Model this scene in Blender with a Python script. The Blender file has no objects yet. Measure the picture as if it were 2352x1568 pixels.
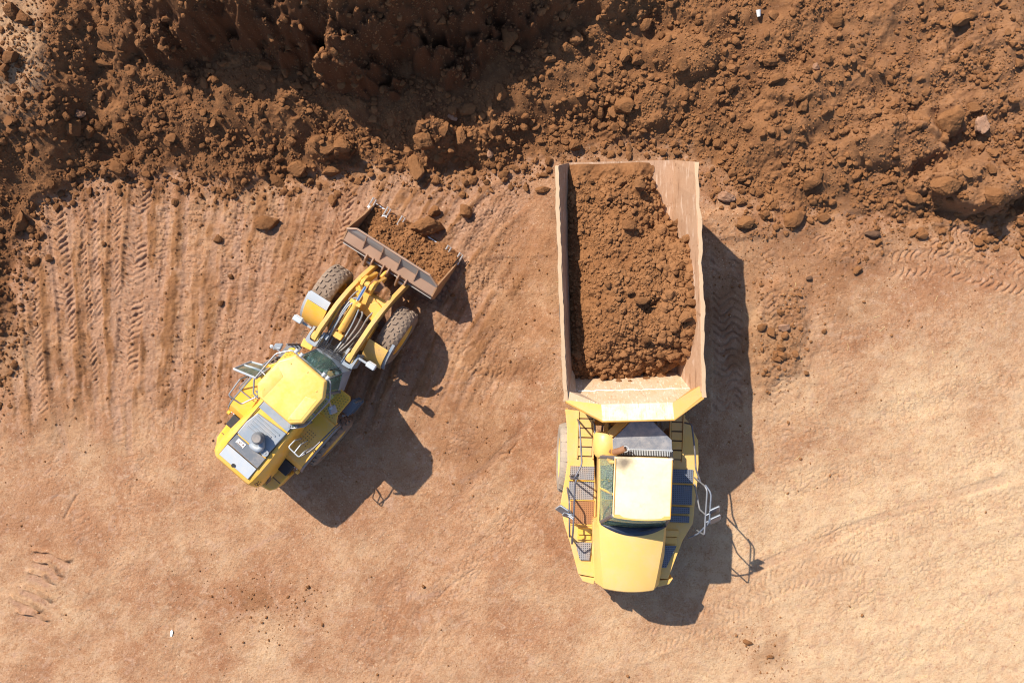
import bpy, bmesh, math, random
import numpy as np
from mathutils import Vector, Matrix

# ---------------------------------------------------------------- camera, sky, sun, exposure
SC = bpy.context.scene
COL = SC.collection
CAM_H = 22.0
cam_d = bpy.data.cameras.new("drone_camera")
cam = bpy.data.objects.new("drone_camera", cam_d)
COL.objects.link(cam)
cam.location = (0, 0, CAM_H)
cam.rotation_euler = (0, 0, 0)
cam_d.sensor_width = 36.0
cam_d.lens = 36.0 * 1832.0 / 2352.0
cam_d.clip_end = 2000.0
SC.camera = cam

SUN_EL = math.radians(46.5)
SUN_DIR = Vector((-0.683, 0.730, 0)).normalized()      # horizontal direction towards the sun
sun_az = math.atan2(SUN_DIR.x, SUN_DIR.y)              # clockwise from +Y
world = bpy.data.worlds.new("World")
SC.world = world
world.use_nodes = True
wn = world.node_tree
bg = wn.nodes["Background"]
sky = wn.nodes.new("ShaderNodeTexSky")
sky.sky_type = 'NISHITA'
sky.sun_disc = False
sky.sun_elevation = SUN_EL
sky.sun_rotation = sun_az
wn.links.new(sky.outputs[0], bg.inputs[0])
bg.inputs[1].default_value = 0.10
sky.ozone_density = 2.5
sun_d = bpy.data.lights.new("sun", 'SUN')
sun_d.energy = 4.6
sun_d.angle = math.radians(0.5)
sun_d.color = (1.0, 0.90, 0.75)
sun = bpy.data.objects.new("sun", sun_d)
COL.objects.link(sun)
to_sun = Vector((SUN_DIR.x * math.cos(SUN_EL), SUN_DIR.y * math.cos(SUN_EL), math.sin(SUN_EL)))
sun.rotation_euler = to_sun.to_track_quat('Z', 'Y').to_euler()
sun.location = (-20, 20, 30)
SC.view_settings.view_transform = 'Standard'
SC.view_settings.look = 'None'
SC.view_settings.exposure = 0.82
SC.view_settings.gamma = 1.0
SC.cycles.filter_width = 1.1

random.seed(7)
RNG = np.random.default_rng(11)
K = 1832.0 / CAM_H                                     # photo pixels (2352 wide) per metre on the ground


def U(px, py, h=0.0):
    """photo pixel and height above the ground -> metres on the site"""
    d = CAM_H - h
    return Vector(((px - 1176) * d / 1832.0, (784 - py) * d / 1832.0, h))


# ---------------------------------------------------------------- materials
def _n(nt, t, **kw):
    n = nt.nodes.new(t)
    for k, v in kw.items():
        setattr(n, k, v)
    return n


def ramp(nt, fac, stops):
    r = _n(nt, "ShaderNodeValToRGB")
    el = r.color_ramp.elements
    while len(el) < len(stops):
        el.new(0.5)
    for e, (p, c) in zip(el, stops):
        e.position = p
        e.color = c if len(c) == 4 else (*c, 1)
    nt.links.new(fac, r.inputs[0])
    return r.outputs[0]


def noise_tex(nt, co, scale, detail=4, rough=0.55, dist=0.0):
    n = _n(nt, "ShaderNodeTexNoise")
    n.inputs["Scale"].default_value = scale
    n.inputs["Detail"].default_value = detail
    n.inputs["Roughness"].default_value = rough
    n.inputs["Distortion"].default_value = dist
    nt.links.new(co, n.inputs["Vector"])
    return n.outputs["Fac"]


def mixc(nt, fac, a, b, mode='MIX'):
    m = _n(nt, "ShaderNodeMix", data_type='RGBA', blend_type=mode)
    for sock, v in ((m.inputs[0], fac), (m.inputs[6], a), (m.inputs[7], b)):
        if isinstance(v, (int, float)):
            sock.default_value = v
        elif isinstance(v, (tuple, list)):
            sock.default_value = v if len(v) == 4 else (*v, 1)
        else:
            nt.links.new(v, sock)
    return m.outputs[2]


def math_n(nt, op, a, b=None, clamp=False):
    m = _n(nt, "ShaderNodeMath", operation=op, use_clamp=clamp)
    for i, v in enumerate((a, b)):
        if v is None:
            continue
        if isinstance(v, (int, float)):
            m.inputs[i].default_value = v
        else:
            nt.links.new(v, m.inputs[i])
    return m.outputs[0]


def bump(nt, h, strength, dist):
    b = _n(nt, "ShaderNodeBump")
    b.inputs["Strength"].default_value = strength
    b.inputs["Distance"].default_value = dist
    nt.links.new(h, b.inputs["Height"])
    return b.outputs[0]


def new_mat(name):
    m = bpy.data.materials.new(name)
    m.use_nodes = True
    nt = m.node_tree
    return m, nt, nt.nodes["Principled BSDF"]


def paint(name, col, rough=0.45, metal=0.0, dust=0.3, dustcol=(0.40, 0.27, 0.17), scale=2.2, worn=None, spec=0.5, streak=None):
    """painted or bare metal with blotches of dust and fine speckle"""
    m, nt, p = new_mat(name)
    co = _n(nt, "ShaderNodeTexCoord").outputs["Object"]
    a = noise_tex(nt, co, scale, 6, 0.62, 0.3)
    b = noise_tex(nt, co, scale * 9, 4, 0.6)
    s = math_n(nt, 'ADD', math_n(nt, 'MULTIPLY', a, 0.7), math_n(nt, 'MULTIPLY', b, 0.3))
    lo = 0.62 - dust * 0.42
    f = ramp(nt, s, [(max(0.0, lo), (0, 0, 0)), (min(1.0, lo + 0.30), (1, 1, 1))])
    f = math_n(nt, 'MULTIPLY', f, min(1.0, 0.35 + dust * 0.7))
    c = mixc(nt, math_n(nt, 'MULTIPLY', b, 0.35), col, tuple(x * 0.78 for x in col))
    if worn:
        w = noise_tex(nt, co, scale * 3.3, 7, 0.7)
        wf = ramp(nt, w, [(0.60, (0, 0, 0)), (0.68, (1, 1, 1))])
        c = mixc(nt, wf, c, worn)
    c = mixc(nt, f, c, dustcol)
    if streak:                                             # scrapes along the load's sliding direction, chips and caked patches
        mp = _n(nt, "ShaderNodeMapping")
        mp.inputs["Scale"].default_value = (14.0, 0.9, 5.0)
        nt.links.new(co, mp.inputs[0])
        s1 = noise_tex(nt, mp.outputs[0], 1.6, 5, 0.65, 0.2)
        c = mixc(nt, ramp(nt, s1, [(0.56, (0, 0, 0)), (0.64, (0.6, 0.6, 0.6))]), c, streak[0])
        c = mixc(nt, ramp(nt, s1, [(0.34, (0.7, 0.7, 0.7)), (0.41, (0, 0, 0))]), c, streak[1])
        s2 = noise_tex(nt, co, 2.7, 7, 0.7, 0.6)
        c = mixc(nt, ramp(nt, s2, [(0.61, (0, 0, 0)), (0.65, (0.85, 0.85, 0.85))]), c, streak[1])
    nt.links.new(c, p.inputs["Base Color"])
    r = math_n(nt, 'ADD', math_n(nt, 'MULTIPLY', f, 0.45), rough, clamp=True)
    nt.links.new(r, p.inputs["Roughness"])
    p.inputs["Metallic"].default_value = metal
    p.inputs["Specular IOR Level"].default_value = spec
    nt.links.new(bump(nt, b, 0.25, 0.004), p.inputs["Normal"])
    return m


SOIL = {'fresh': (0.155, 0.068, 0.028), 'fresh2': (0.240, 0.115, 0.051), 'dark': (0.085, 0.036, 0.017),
        'pad': (0.405, 0.238, 0.142), 'pad2': (0.275, 0.138, 0.072), 'red': (0.250, 0.116, 0.060), 'pale': (0.56, 0.41, 0.265),
        'pale2': (0.46, 0.31, 0.18), 'pack': (0.37, 0.228, 0.158), 'pack2': (0.28, 0.160, 0.105)}


def soil_ground():
    m, nt, p = new_mat("soil_ground")
    co = _n(nt, "ShaderNodeTexCoord").outputs["Object"]
    at = _n(nt, "ShaderNodeAttribute", attribute_name="soil")
    sep = _n(nt, "ShaderNodeSeparateColor")
    nt.links.new(at.outputs["Color"], sep.inputs[0])
    n0 = noise_tex(nt, co, 0.33, 4, 0.6, 0.8)
    n1 = noise_tex(nt, co, 0.9, 6, 0.65, 0.6)
    n2 = noise_tex(nt, co, 4.2, 7, 0.68, 0.5)
    n3 = noise_tex(nt, co, 26.0, 5, 0.65)
    n4 = noise_tex(nt, co, 80.0, 3, 0.6)
    mixn = math_n(nt, 'ADD', math_n(nt, 'MULTIPLY', n2, 0.55), math_n(nt, 'MULTIPLY', n3, 0.45))
    sh = ramp(nt, mixn, [(0.40, (0, 0, 0)), (0.60, (1, 1, 1))])
    fresh = mixc(nt, sh, SOIL['fresh'], SOIL['fresh2'])
    fresh = mixc(nt, ramp(nt, n1, [(0.50, (0, 0, 0)), (0.70, (0.8, 0.8, 0.8))]), fresh, SOIL['dark'])
    pad = mixc(nt, sh, SOIL['pad2'], SOIL['pad'])
    # redder, damper blotches and greyish pink scuffs on the worked floor
    blot = math_n(nt, 'ADD', math_n(nt, 'MULTIPLY', n0, 0.45), math_n(nt, 'ADD', math_n(nt, 'MULTIPLY', n1, 0.35), math_n(nt, 'MULTIPLY', n2, 0.20)))
    pad = mixc(nt, ramp(nt, blot, [(0.45, (0, 0, 0)), (0.57, (0.95, 0.95, 0.95))]), pad, SOIL['red'])
    n5 = noise_tex(nt, co, 2.1, 6, 0.7, 1.2)
    pad = mixc(nt, ramp(nt, n5, [(0.55, (0, 0, 0)), (0.64, (0.7, 0.7, 0.7))]), pad, SOIL['pack'])
    pale = mixc(nt, sh, SOIL['pale2'], SOIL['pale'])
    pale = mixc(nt, ramp(nt, n5, [(0.40, (0.45, 0.45, 0.45)), (0.52, (0, 0, 0))]), pale, SOIL['pad'])
    pack = mixc(nt, sh, SOIL['pack2'], SOIL['pack'])

    def edge(sock, amt=0.5):
        v = math_n(nt, 'ADD', sock, math_n(nt, 'MULTIPLY', math_n(nt, 'SUBTRACT', mixn, 0.5), amt * 3.0), clamp=True)
        return v
    c = mixc(nt, edge(sep.outputs[1], 0.55), pad, pale)
    c = mixc(nt, edge(sep.outputs[2], 0.9), c, pack)
    c = mixc(nt, edge(sep.outputs[0], 0.55), c, fresh)
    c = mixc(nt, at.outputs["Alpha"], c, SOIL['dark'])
    # trodden-in pale pieces, hand to plate sized, and darker damp ones
    vd = noise_tex(nt, co, 6.0, 3, 0.6)
    vm = _n(nt, "ShaderNodeVectorMath", operation='ADD')
    nt.links.new(co, vm.inputs[0])
    cv = _n(nt, "ShaderNodeCombineXYZ")
    nt.links.new(math_n(nt, 'MULTIPLY', vd, 0.16), cv.inputs[0])
    nt.links.new(math_n(nt, 'MULTIPLY', n2, 0.16), cv.inputs[1])
    nt.links.new(cv.outputs[0], vm.inputs[1])
    for sc_, lo, amt, colr in ((5.5, 0.78, 0.5, SOIL['pack']), (15.0, 0.84, 0.50, (0.50, 0.36, 0.25)), (10.0, 0.80, 0.5, SOIL['red'])):
        vo = _n(nt, "ShaderNodeTexVoronoi")
        vo.inputs["Scale"].default_value = sc_
        nt.links.new(vm.outputs[0], vo.inputs["Vector"])
        sv = _n(nt, "ShaderNodeSeparateColor")
        nt.links.new(vo.outputs["Color"], sv.inputs[0])
        on = ramp(nt, sv.outputs[0], [(lo, (0, 0, 0)), (lo + 0.12, (1, 1, 1))])
        ins = ramp(nt, vo.outputs["Distance"], [(0.22, (1, 1, 1)), (0.46, (0, 0, 0))])
        f = math_n(nt, 'MULTIPLY', math_n(nt, 'MULTIPLY', on, ins), amt)
        f = math_n(nt, 'MULTIPLY', f, math_n(nt, 'SUBTRACT', 1.0, sep.outputs[0], clamp=True))
        c = mixc(nt, f, c, colr)
    # pale crumbs and small pebbles
    peb = ramp(nt, noise_tex(nt, co, 34.0, 2, 0.5), [(0.64, (0, 0, 0)), (0.71, (1, 1, 1))])
    c = mixc(nt, math_n(nt, 'MULTIPLY', peb, 0.16), c, (0.56, 0.42, 0.29))
    drk = ramp(nt, n3, [(0.30, (1, 1, 1)), (0.44, (0, 0, 0))])
    c = mixc(nt, math_n(nt, 'MULTIPLY', drk, 0.36), c, (0.17, 0.08, 0.038))
    nt.links.new(c, p.inputs["Base Color"])
    p.inputs["Roughness"].default_value = 0.95
    p.inputs["Specular IOR Level"].default_value = 0.12
    h = math_n(nt, 'ADD', math_n(nt, 'MULTIPLY', n3, 1.0), math_n(nt, 'MULTIPLY', n4, 0.45))
    nt.links.new(bump(nt, h, 0.75, 0.03), p.inputs["Normal"])
    return m


def soil_clod(name, a, b, scale=14.0):
    m, nt, p = new_mat(name)
    co = _n(nt, "ShaderNodeTexCoord").outputs["Object"]
    gi = _n(nt, "ShaderNodeObjectInfo").outputs["Random"]
    n = noise_tex(nt, co, scale, 6, 0.65)
    big = noise_tex(nt, co, scale * 0.12, 3, 0.5)
    f = math_n(nt, 'ADD', math_n(nt, 'MULTIPLY', n, 0.6), math_n(nt, 'MULTIPLY', big, 0.5))
    f = math_n(nt, 'ADD', f, math_n(nt, 'MULTIPLY', gi, 0.12))
    c = mixc(nt, ramp(nt, f, [(0.42, (0, 0, 0)), (0.74, (1, 1, 1))]), a, b)
    # clods turn darker towards the west end of the dig
    ps = _n(nt, "ShaderNodeSeparateXYZ")
    nt.links.new(_n(nt, "ShaderNodeNewGeometry").outputs["Position"], ps.inputs[0])
    west_dark = ramp(nt, math_n(nt, 'ADD', math_n(nt, 'MULTIPLY', ps.outputs[0], 0.1), 0.9), [(0.0, (0.32, 0.32, 0.32)), (0.5, (0, 0, 0))])
    c = mixc(nt, west_dark, c, SOIL['dark'])
    nt.links.new(c, p.inputs["Base Color"])
    p.inputs["Roughness"].default_value = 0.96
    p.inputs["Specular IOR Level"].default_value = 0.1
    nt.links.new(bump(nt, n, 0.8, 0.03), p.inputs["Normal"])
    return m


MAT_GROUND = soil_ground()
MAT_CLOD = soil_clod("soil_clod", SOIL['fresh'], SOIL['fresh2'])
MAT_CLOD_PINK = soil_clod("soil_clod_pinkish", (0.24, 0.125, 0.075), (0.36, 0.22, 0.15))
MAT_CLOD_DARK = soil_clod("soil_clod_damp", (0.085, 0.045, 0.028), (0.14, 0.08, 0.05))
MAT_GRIT = soil_clod("soil_grit_pale", (0.30, 0.17, 0.10), (0.52, 0.38, 0.25))

# ---------------------------------------------------------------- noise
_perm = np.concatenate([RNG.permutation(256)] * 2).astype(np.int32)
_ang = RNG.uniform(0, 2 * np.pi, 256).astype(np.float32)
_gx, _gy = np.cos(_ang), np.sin(_ang)


def perlin(x, y, seed=0):
    x = np.asarray(x, np.float32) + seed * 17.31
    y = np.asarray(y, np.float32) - seed * 9.77
    xi, yi = np.floor(x), np.floor(y)
    xf, yf = x - xi, y - yi
    xi = xi.astype(np.int32) & 255
    yi = yi.astype(np.int32) & 255
    u = xf * xf * xf * (xf * (xf * 6 - 15) + 10)
    v = yf * yf * yf * (yf * (yf * 6 - 15) + 10)

    def g(ix, iy, fx, fy):
        k = _perm[_perm[ix & 255] + (iy & 255)]
        return _gx[k] * fx + _gy[k] * fy
    a = g(xi, yi, xf, yf)
    b = g(xi + 1, yi, xf - 1, yf)
    c = g(xi, yi + 1, xf, yf - 1)
    d = g(xi + 1, yi + 1, xf - 1, yf - 1)
    return ((a + u * (b - a)) + v * ((c + u * (d - c)) - (a + u * (b - a)))) * 1.5


def fbm(x, y, wl, octv=4, gain=0.5, seed=0):
    s, amp = 0.0, 1.0
    for o in range(octv):
        s = s + amp * perlin(x / wl, y / wl, seed + o)
        wl *= 0.5
        amp *= gain
    return s


def sstep(a, b, x):
    t = np.clip((x - a) / (b - a), 0, 1)
    return t * t * (3 - 2 * t)


def interp(x, pts):
    return np.interp(x, [p[0] for p in pts], [p[1] for p in pts])


def poly_dist(gx, gy, pts):
    """distance, arc length and signed side to a polyline (pixel ground units)"""
    best = np.full(gx.shape, 1e9, np.float32)
    arc = np.zeros(gx.shape, np.float32)
    side = np.zeros(gx.shape, np.float32)
    s0 = 0.0
    for (ax, ay), (bx, by) in zip(pts[:-1], pts[1:]):
        dx, dy = bx - ax, by - ay
        L = math.hypot(dx, dy)
        t = np.clip(((gx - ax) * dx + (gy - ay) * dy) / (L * L), 0, 1)
        ex, ey = gx - (ax + t * dx), gy - (ay + t * dy)
        d = np.sqrt(ex * ex + ey * ey)
        m = d < best
        best = np.where(m, d, best)
        arc = np.where(m, s0 + t * L, arc)
        side = np.where(m, (ex * dy - ey * dx) / L, side)
        s0 += L
    return best, arc, side, s0


TOE = [(-3000, 2000), (-300, 1080), (-30, 930), (14, 770), (32, 650), (50, 545), (90, 475), (150, 430), (250, 400), (400, 405), (550, 428), (700, 402),
       (860, 388), (960, 405), (1150, 402), (1250, 372), (1340, 345), (1480, 332), (1580, 350), (1660, 420), (1760, 470), (1900, 496),
       (2040, 505), (2130, 520), (2220, 528), (2352, 548), (2700, 600), (9000, 900)]


# ---------------------------------------------------------------- the site as a height field
def site(x, y):
    """height, fresh soil, pale tone, packed soil for site metres x, y"""
    gx = (1176 + x * K).astype(np.float32)
    gy = (784 - y * K).astype(np.float32)
    wob = 16 * fbm(x, y, 1.1, 3, 0.5, 3)
    d, _, _, _ = poly_dist(gx, gy + wob, TOE)
    ty = interp(gx, TOE)
    d = np.where(gy + wob < ty, d, -d) / K               # metres up the bank from its toe
    dp = np.maximum(d, 0)
    slope = interp(gx, [(0, .50), (250, .62), (600, .70), (1000, .66), (1250, .50), (1450, .38), (1700, .30), (2000, .26), (2352, .26)])
    cap = interp(gx, [(0, 1.7), (300, 2.1), (700, 2.0), (1000, 1.9), (1300, 1.75), (1600, 1.65), (2000, 1.5), (2352, 1.4)])
    dp2 = dp * dp / (dp + 0.45)
    talus = cap * (1 - np.exp(-slope * dp2 / cap * 1.3))
    h = talus
    # the dug face in the middle of the bank
    n1 = fbm(x, y, 2.2, 3, 0.55, 21)
    n2 = fbm(x, y, 0.7, 3, 0.55, 25)
    yb = interp(gx, [(0, 7.4), (330, 7.1), (560, 7.25), (800, 6.75), (930, 6.7), (1060, 7.1), (1250, 7.6), (1500, 8.6)])
    hc = interp(gx, [(200, 0.0), (330, 0.7), (480, 1.7), (700, 2.1), (930, 2.55), (1060, 1.9), (1180, 1.5), (1320, 0.8), (1500, 0.15), (1700, 0.0)])
    e = y - yb + 0.55 * n1 + 0.34 * n2 + 0.12 * fbm(x, y, 0.25, 2, 0.5, 29)
    h = h + hc * (0.62 * sstep(-0.05, 0.70, e) + 0.38 * sstep(0.5, 1.5, e))
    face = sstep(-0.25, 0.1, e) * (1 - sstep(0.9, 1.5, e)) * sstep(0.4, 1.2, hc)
    # plateau at the far left and the gully beside it
    LP = [(-260, 700), (60, 505), (190, 350), (225, 245), (245, 120), (250, -60), (260, -2000)]
    dl, _, sd, _ = poly_dist(gx, gy + wob * 0.8, LP)
    dl = np.where(sd > 0, dl, -dl) / K
    up = sstep(3.2, 6.2, y)
    h = h + up * (0.52 * sstep(-0.5 + .3 * n2, 0.55, dl + .35 * n2) - 0.20 * np.exp(-((dl + 0.75 + .3 * n2) / 0.40) ** 2) * sstep(4.2, 6.0, y))
    plat = sstep(0.1, 0.7, dl) * sstep(4.6, 7.2, y)
    # hummock of slumped clay on the right
    def mound(cx, cy, rx, ry, hh, rot=0.0, p=2.0):
        ux, uy = (gx - cx) / rx, (gy - cy) / ry
        c, s = math.cos(rot), math.sin(rot)
        ux, uy = ux * c + uy * s, -ux * s + uy * c
        r = np.sqrt(ux * ux + uy * uy) + 0.22 * n2 + 0.16 * n1
        return hh * (1 - sstep(0.55, 1.05, r))
    h = h + mound(2210, 440, 150, 62, 0.62, 0.1) + mound(2400, 430, 110, 90, 0.45) + mound(2040, 345, 120, 60, 0.28, 0.35) \
        + mound(2130, 290, 70, 50, 0.2) + mound(1800, 215, 90, 50, 0.18) + mound(1560, 150, 80, 60, .22) + mound(1480, 260, 60, 60, .2) \
        + mound(1010, 330, 70, 45, .3) + mound(760, 345, 60, 30, .25) + mound(420, 300, 90, 50, .2) + mound(270, 390, 50, 25, .15)
    pile = mound(1785, 770, 85, 150, 0.10) + mound(1720, 520, 150, 40, 0.06) + mound(1980, 560, 90, 60, .05)
    h = h + pile
    dn = d + 0.16 * fbm(x, y, 0.45, 3, 0.6, 71)
    rub = np.clip(sstep(-0.12, 0.30, dn), 0, 1)
    # lumps of the broken soil
    rgh = np.clip(0.45 + 1.1 * fbm(x, y, 1.6, 2, 0.5, 12), 0.08, 1.15)
    lump = 0.19 * fbm(x, y, 1.3, 3, 0.5, 5) + rgh * (0.085 * np.abs(fbm(x, y, 0.42, 3, 0.55, 9)) + 0.035 * np.abs(fbm(x, y, 0.16, 3, 0.6, 14)) + 0.022 * fbm(x, y, 0.09, 2, 0.6, 17))
    lump = lump * (1 - 0.75 * face) + face * 0.10 * perlin((x + .3 * y) / .30, y / 2.2, 18)
    h = h + rub * lump * (1 - 0.35 * plat)
    pil = np.clip(pile * 9 + .35 * n2 * (pile > .004), 0, 1)
    h = h + pil * (1 - rub) * (0.05 * np.abs(fbm(x, y, .3, 3, .6, 31)) + .012 * fbm(x, y, .08, 2, .6, 33))
    # the worked floor
    fl = 1 - rub
    h = h + fl * (0.03 * fbm(x, y, 3.1, 3, 0.5, 40) + 0.012 * fbm(x, y, 0.6, 3, 0.6, 44) + 0.012 * np.maximum(fbm(x, y, 0.16, 2, 0.6, 46) - 0.25, 0) * np.clip(0.7 + 1.5 * perlin(x / 1.9, y / 1.9, 49), 0, 1.6) + 0.007 * fbm(x, y, 0.075, 2, 0.7, 47))
    # drag marks running up to the face on the left
    a = interp(gx, [(0, .09), (150, .08), (350, .0), (600, -.22), (900, -.55), (1200, -.9)])
    s = gx - a * (gy - 430) + 9 * fbm(x, y, 1.8, 2, 0.5, 50)
    zone = fl * sstep(1240, 1080, gx) * sstep(1130, 860, gy + 70 * n1 + 0.10 * np.abs(gx - 300)) * sstep(-0.05, -0.35, d)
    st1 = perlin(s / 26.0, gy / 420.0, 51)
    st2 = perlin(s / 10.0, gy / 260.0, 52)
    st3 = perlin(s / 4.2, gy / 150.0, 53)
    brk = np.clip(0.45 + 0.9 * fbm(x, y, 1.7, 3, 0.55, 57), 0.05, 1.1)
    h = h + zone * (0.040 * st1 + 0.013 * st2 * brk + 0.008 * st3 * brk + 0.026 * fbm(x, y, 0.35, 4, 0.65, 58))
    fresh = np.clip(rub * 1.0 + pil * 0.75, 0, 1)
    loose = sstep(0.0, 0.4, st1 + 0.35 * st2 + 0.6 * n2)
    fresh = np.maximum(fresh, zone * (0.24 + loose * 0.66))
    pack = zone * sstep(0.05, -0.4, st1 + 0.4 * st2 + 0.4 * n1) * 0.75
    # wheel tracks
    def track(pts, half, depth, pat, strength=1.0, pitch=0.17, tint=0.55):
        nonlocal h, pack, fresh
        xs = [p[0] for p in pts]
        ys = [p[1] for p in pts]
        w = half + 14
        m = (gx > min(xs) - w) & (gx < max(xs) + w) & (gy > min(ys) - w) & (gy < max(ys) + w) & (d < 0.05)
        if not m.any():
            return
        dd, arc, sd, L = poly_dist(gx[m], gy[m], pts)
        v = sd / half
        uu = arc / K
        ins = sstep(1.08, 0.92, np.abs(v)) * sstep(0, 25, arc) * sstep(0, 25, L - arc)
        fade = np.clip(0.66 + 1.0 * fbm(x[m], y[m], 0.9, 2, 0.5, 61 + int(pts[0][0])), 0.12, 1)
        jit = (0.34 if pat == 'cell' else 0.16) * fbm(x[m], y[m], 0.33, 3, 0.6, 66 + int(pts[0][1]) % 7)
        if pat == 'chev':
            ph = uu / pitch + 1.15 * np.abs(v) + jit * 2
            q = np.abs(((ph + 0.5 * (v > 0)) % 1.0) - 0.5) * 2
            lug = sstep(0.30, 0.62, q)
        elif pat == 'bar':
            ph = uu / pitch + 0.42 * np.sin(v * 4.2) + jit * 2
            q = np.abs((ph % 1.0) - 0.5) * 2
            lug = sstep(0.22, 0.5, q)
        else:                                             # cells of a block tread
            c0 = v * half / K / (pitch * 0.9)
            r = np.floor(uu / pitch + jit)
            fx = np.abs(((c0 + 0.5 * (r % 2) + jit) % 1.0) - 0.5) * 2
            fy = np.abs(((uu / pitch + jit) % 1.0) - 0.5) * 2
            lug = sstep(0.99, 0.72, np.maximum(fx * 0.96, fy))
        hm = h[m]
        base = -depth * ins + depth * 0.8 * np.exp(-((np.abs(v) - 1.2) / 0.16) ** 2) * fade
        hm = hm + strength * (base + ins * fade * (lug - 0.5) * 0.058)
        h[m] = hm
        pack[m] = np.maximum(pack[m], ins * fade * strength * tint)
        fresh[m] = fresh[m] * (1 - 0.8 * ins * fade * strength)
    track([(128, 448), (134, 560), (150, 680), (160, 800)], 21, .035, 'chev', 1.0, .17)
    track([(66, 560), (72, 700), (84, 860), (92, 960)], 21, .03, 'chev', .8, .17)
    track([(215, 415), (212, 560), (222, 760)], 18, .025, 'chev', .6, .17)
    track([(330, 392), (312, 560), (300, 720), (290, 860)], 26, .03, 'chev', .9, .17)
    track([(545, 440), (535, 560), (528, 700), (515, 830)], 22, .025, 'cell', .7, .15)
    track([(590, 520), (580, 640), (575, 760)], 18, .02, 'cell', .6, .15)
    track([(742, 425), (722, 520), (690, 640), (640, 760)], 25, .03, 'cell', .9, .15)
    track([(806, 410), (790, 500), (760, 590)], 18, .02, 'chev', .7, .17)
    track([(935, 392), (912, 470), (880, 560)], 24, .025, 'cell', .8, .14)
    track([(1225, 415), (1150, 470), (1075, 540), (1010, 620), (960, 720)], 38, .025, 'cell', 1.0, .14, .8)
    track([(1075, 634), (1140, 630), (1215, 628)], 36, .02, 'cell', 1.0, .14, .5)
    track([(1665, 560), (1670, 680), (1672, 800), (1670, 960)], 34, .022, 'bar', .8, .22)
    track([(1930, 565), (1850, 560)], 22, .015, 'bar', .5, .2)
    track([(1120, 860), (1250, 850)], 30, .012, 'cell', .6, .14, .3)
    track([(2130, 530), (2240, 556), (2360, 590)], 34, .035, 'bar', .9, .2, .2)
    track([(2030, 610), (2160, 600), (2300, 640), (2420, 660)], 30, .015, 'bar', .7, .2, .1)
    for pts, hf, pt, st in (([(182, 430), (186, 600), (206, 780), (214, 900)], 14, 'chev', .6), ([(268, 420), (262, 560), (262, 700)], 15, 'chev', .6), ([(388, 430), (372, 600), (352, 780)], 18, 'cell', .6),
                            ([(455, 440), (446, 600), (430, 760), (420, 860)], 22, 'cell', .6), ([(650, 430), (628, 560), (598, 700)], 20, 'cell', .6), ([(870, 420), (838, 520), (800, 620)], 20, 'chev', .6),
                            ([(1060, 430), (1000, 520), (960, 600)], 24, 'cell', .7), ([(1180, 520), (1100, 640), (1040, 760), (1000, 900)], 32, 'cell', .55), ([(1250, 690), (1160, 780), (1090, 900), (1050, 1060)], 30, 'cell', .4),
                            ([(1260, 820), (1120, 840), (1020, 800)], 30, 'bar', .4), ([(420, 800), (380, 960), (330, 1120)], 28, 'cell', .4), ([(520, 880), (450, 1040), (420, 1200)], 28, 'cell', .35),
                            ([(1760, 560), (1770, 720), (1790, 900), (1800, 1080)], 30, 'bar', .35), ([(1860, 600), (1900, 760), (1960, 900)], 30, 'cell', .35), ([(1240, 1120), (1100, 1290), (980, 1420), (900, 1560)], 30, 'cell', .4),
                            ([(1180, 1080), (1040, 1240), (920, 1360), (820, 1540)], 30, 'cell', .35), ([(100, 1000), (140, 1120), (200, 1240), (300, 1360)], 28, 'cell', .3), ([(1480, 1480), (1640, 1420), (1800, 1330), (2000, 1290)], 30, 'bar', .35)):
        track(pts, hf, .022, pt, st, .165, .45)
    for pts, st in (([(1760, 1120), (1960, 1090), (2180, 1060), (2420, 990)], .35), ([(1720, 1010), (1900, 960), (2130, 930), (2360, 860)], .35),
                    ([(1780, 1300), (1900, 1240), (2080, 1210), (2380, 1140)], .45), ([(1600, 1480), (1800, 1420), (2060, 1340), (2400, 1240)], .35),
                    ([(2000, 1540), (2180, 1450), (2420, 1330)], .3), ([(1880, 790), (2080, 770), (2360, 700)], .3),
                    ([(250, 900), (300, 1010), (330, 1130), (300, 1250)], .3), ([(900, 1560), (1100, 1420), (1220, 1300)], .25),
                    ([(1000, 1380), (1130, 1250), (1280, 1100)], .25)):
        track(pts, 30, .02, 'cell', st, .17, .15)
    # long smooth scrapes left by the bucket's edge, and ridges of loose soil beside them
    def scrape(pts, half, pk, lift=0.0, fr=0.0):
        nonlocal h, pack, fresh
        xs = [p[0] for p in pts]
        ys = [p[1] for p in pts]
        m = (gx > min(xs) - 3 * half - 8) & (gx < max(xs) + 3 * half + 8) & (gy > min(ys) - 20) & (gy < max(ys) + 20) & (d < 0.0)
        if not m.any():
            return
        dd, arc, sd, L = poly_dist(gx[m] + 3.5 * n2[m], gy[m], pts)
        ends = sstep(0, 40, arc) * sstep(0, 60, L - arc) * np.clip(0.75 + 0.8 * n1[m], 0.1, 1)
        prof = sstep(1.15, 0.7, dd / half) * ends
        h[m] = h[m] - 0.018 * prof * (lift <= 0) + lift * ends * np.exp(-(dd / half) ** 2) * (1 + 0.5 * fbm(x[m], y[m], .16, 2, .6, 77))
        pack[m] = np.maximum(pack[m] * (1 - fr * prof), pk * prof)
        fresh[m] = np.maximum(fresh[m] * (1 - 0.9 * prof * (pk > 0)), fr * ends * np.exp(-(dd / (half * 1.5)) ** 2))
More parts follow.
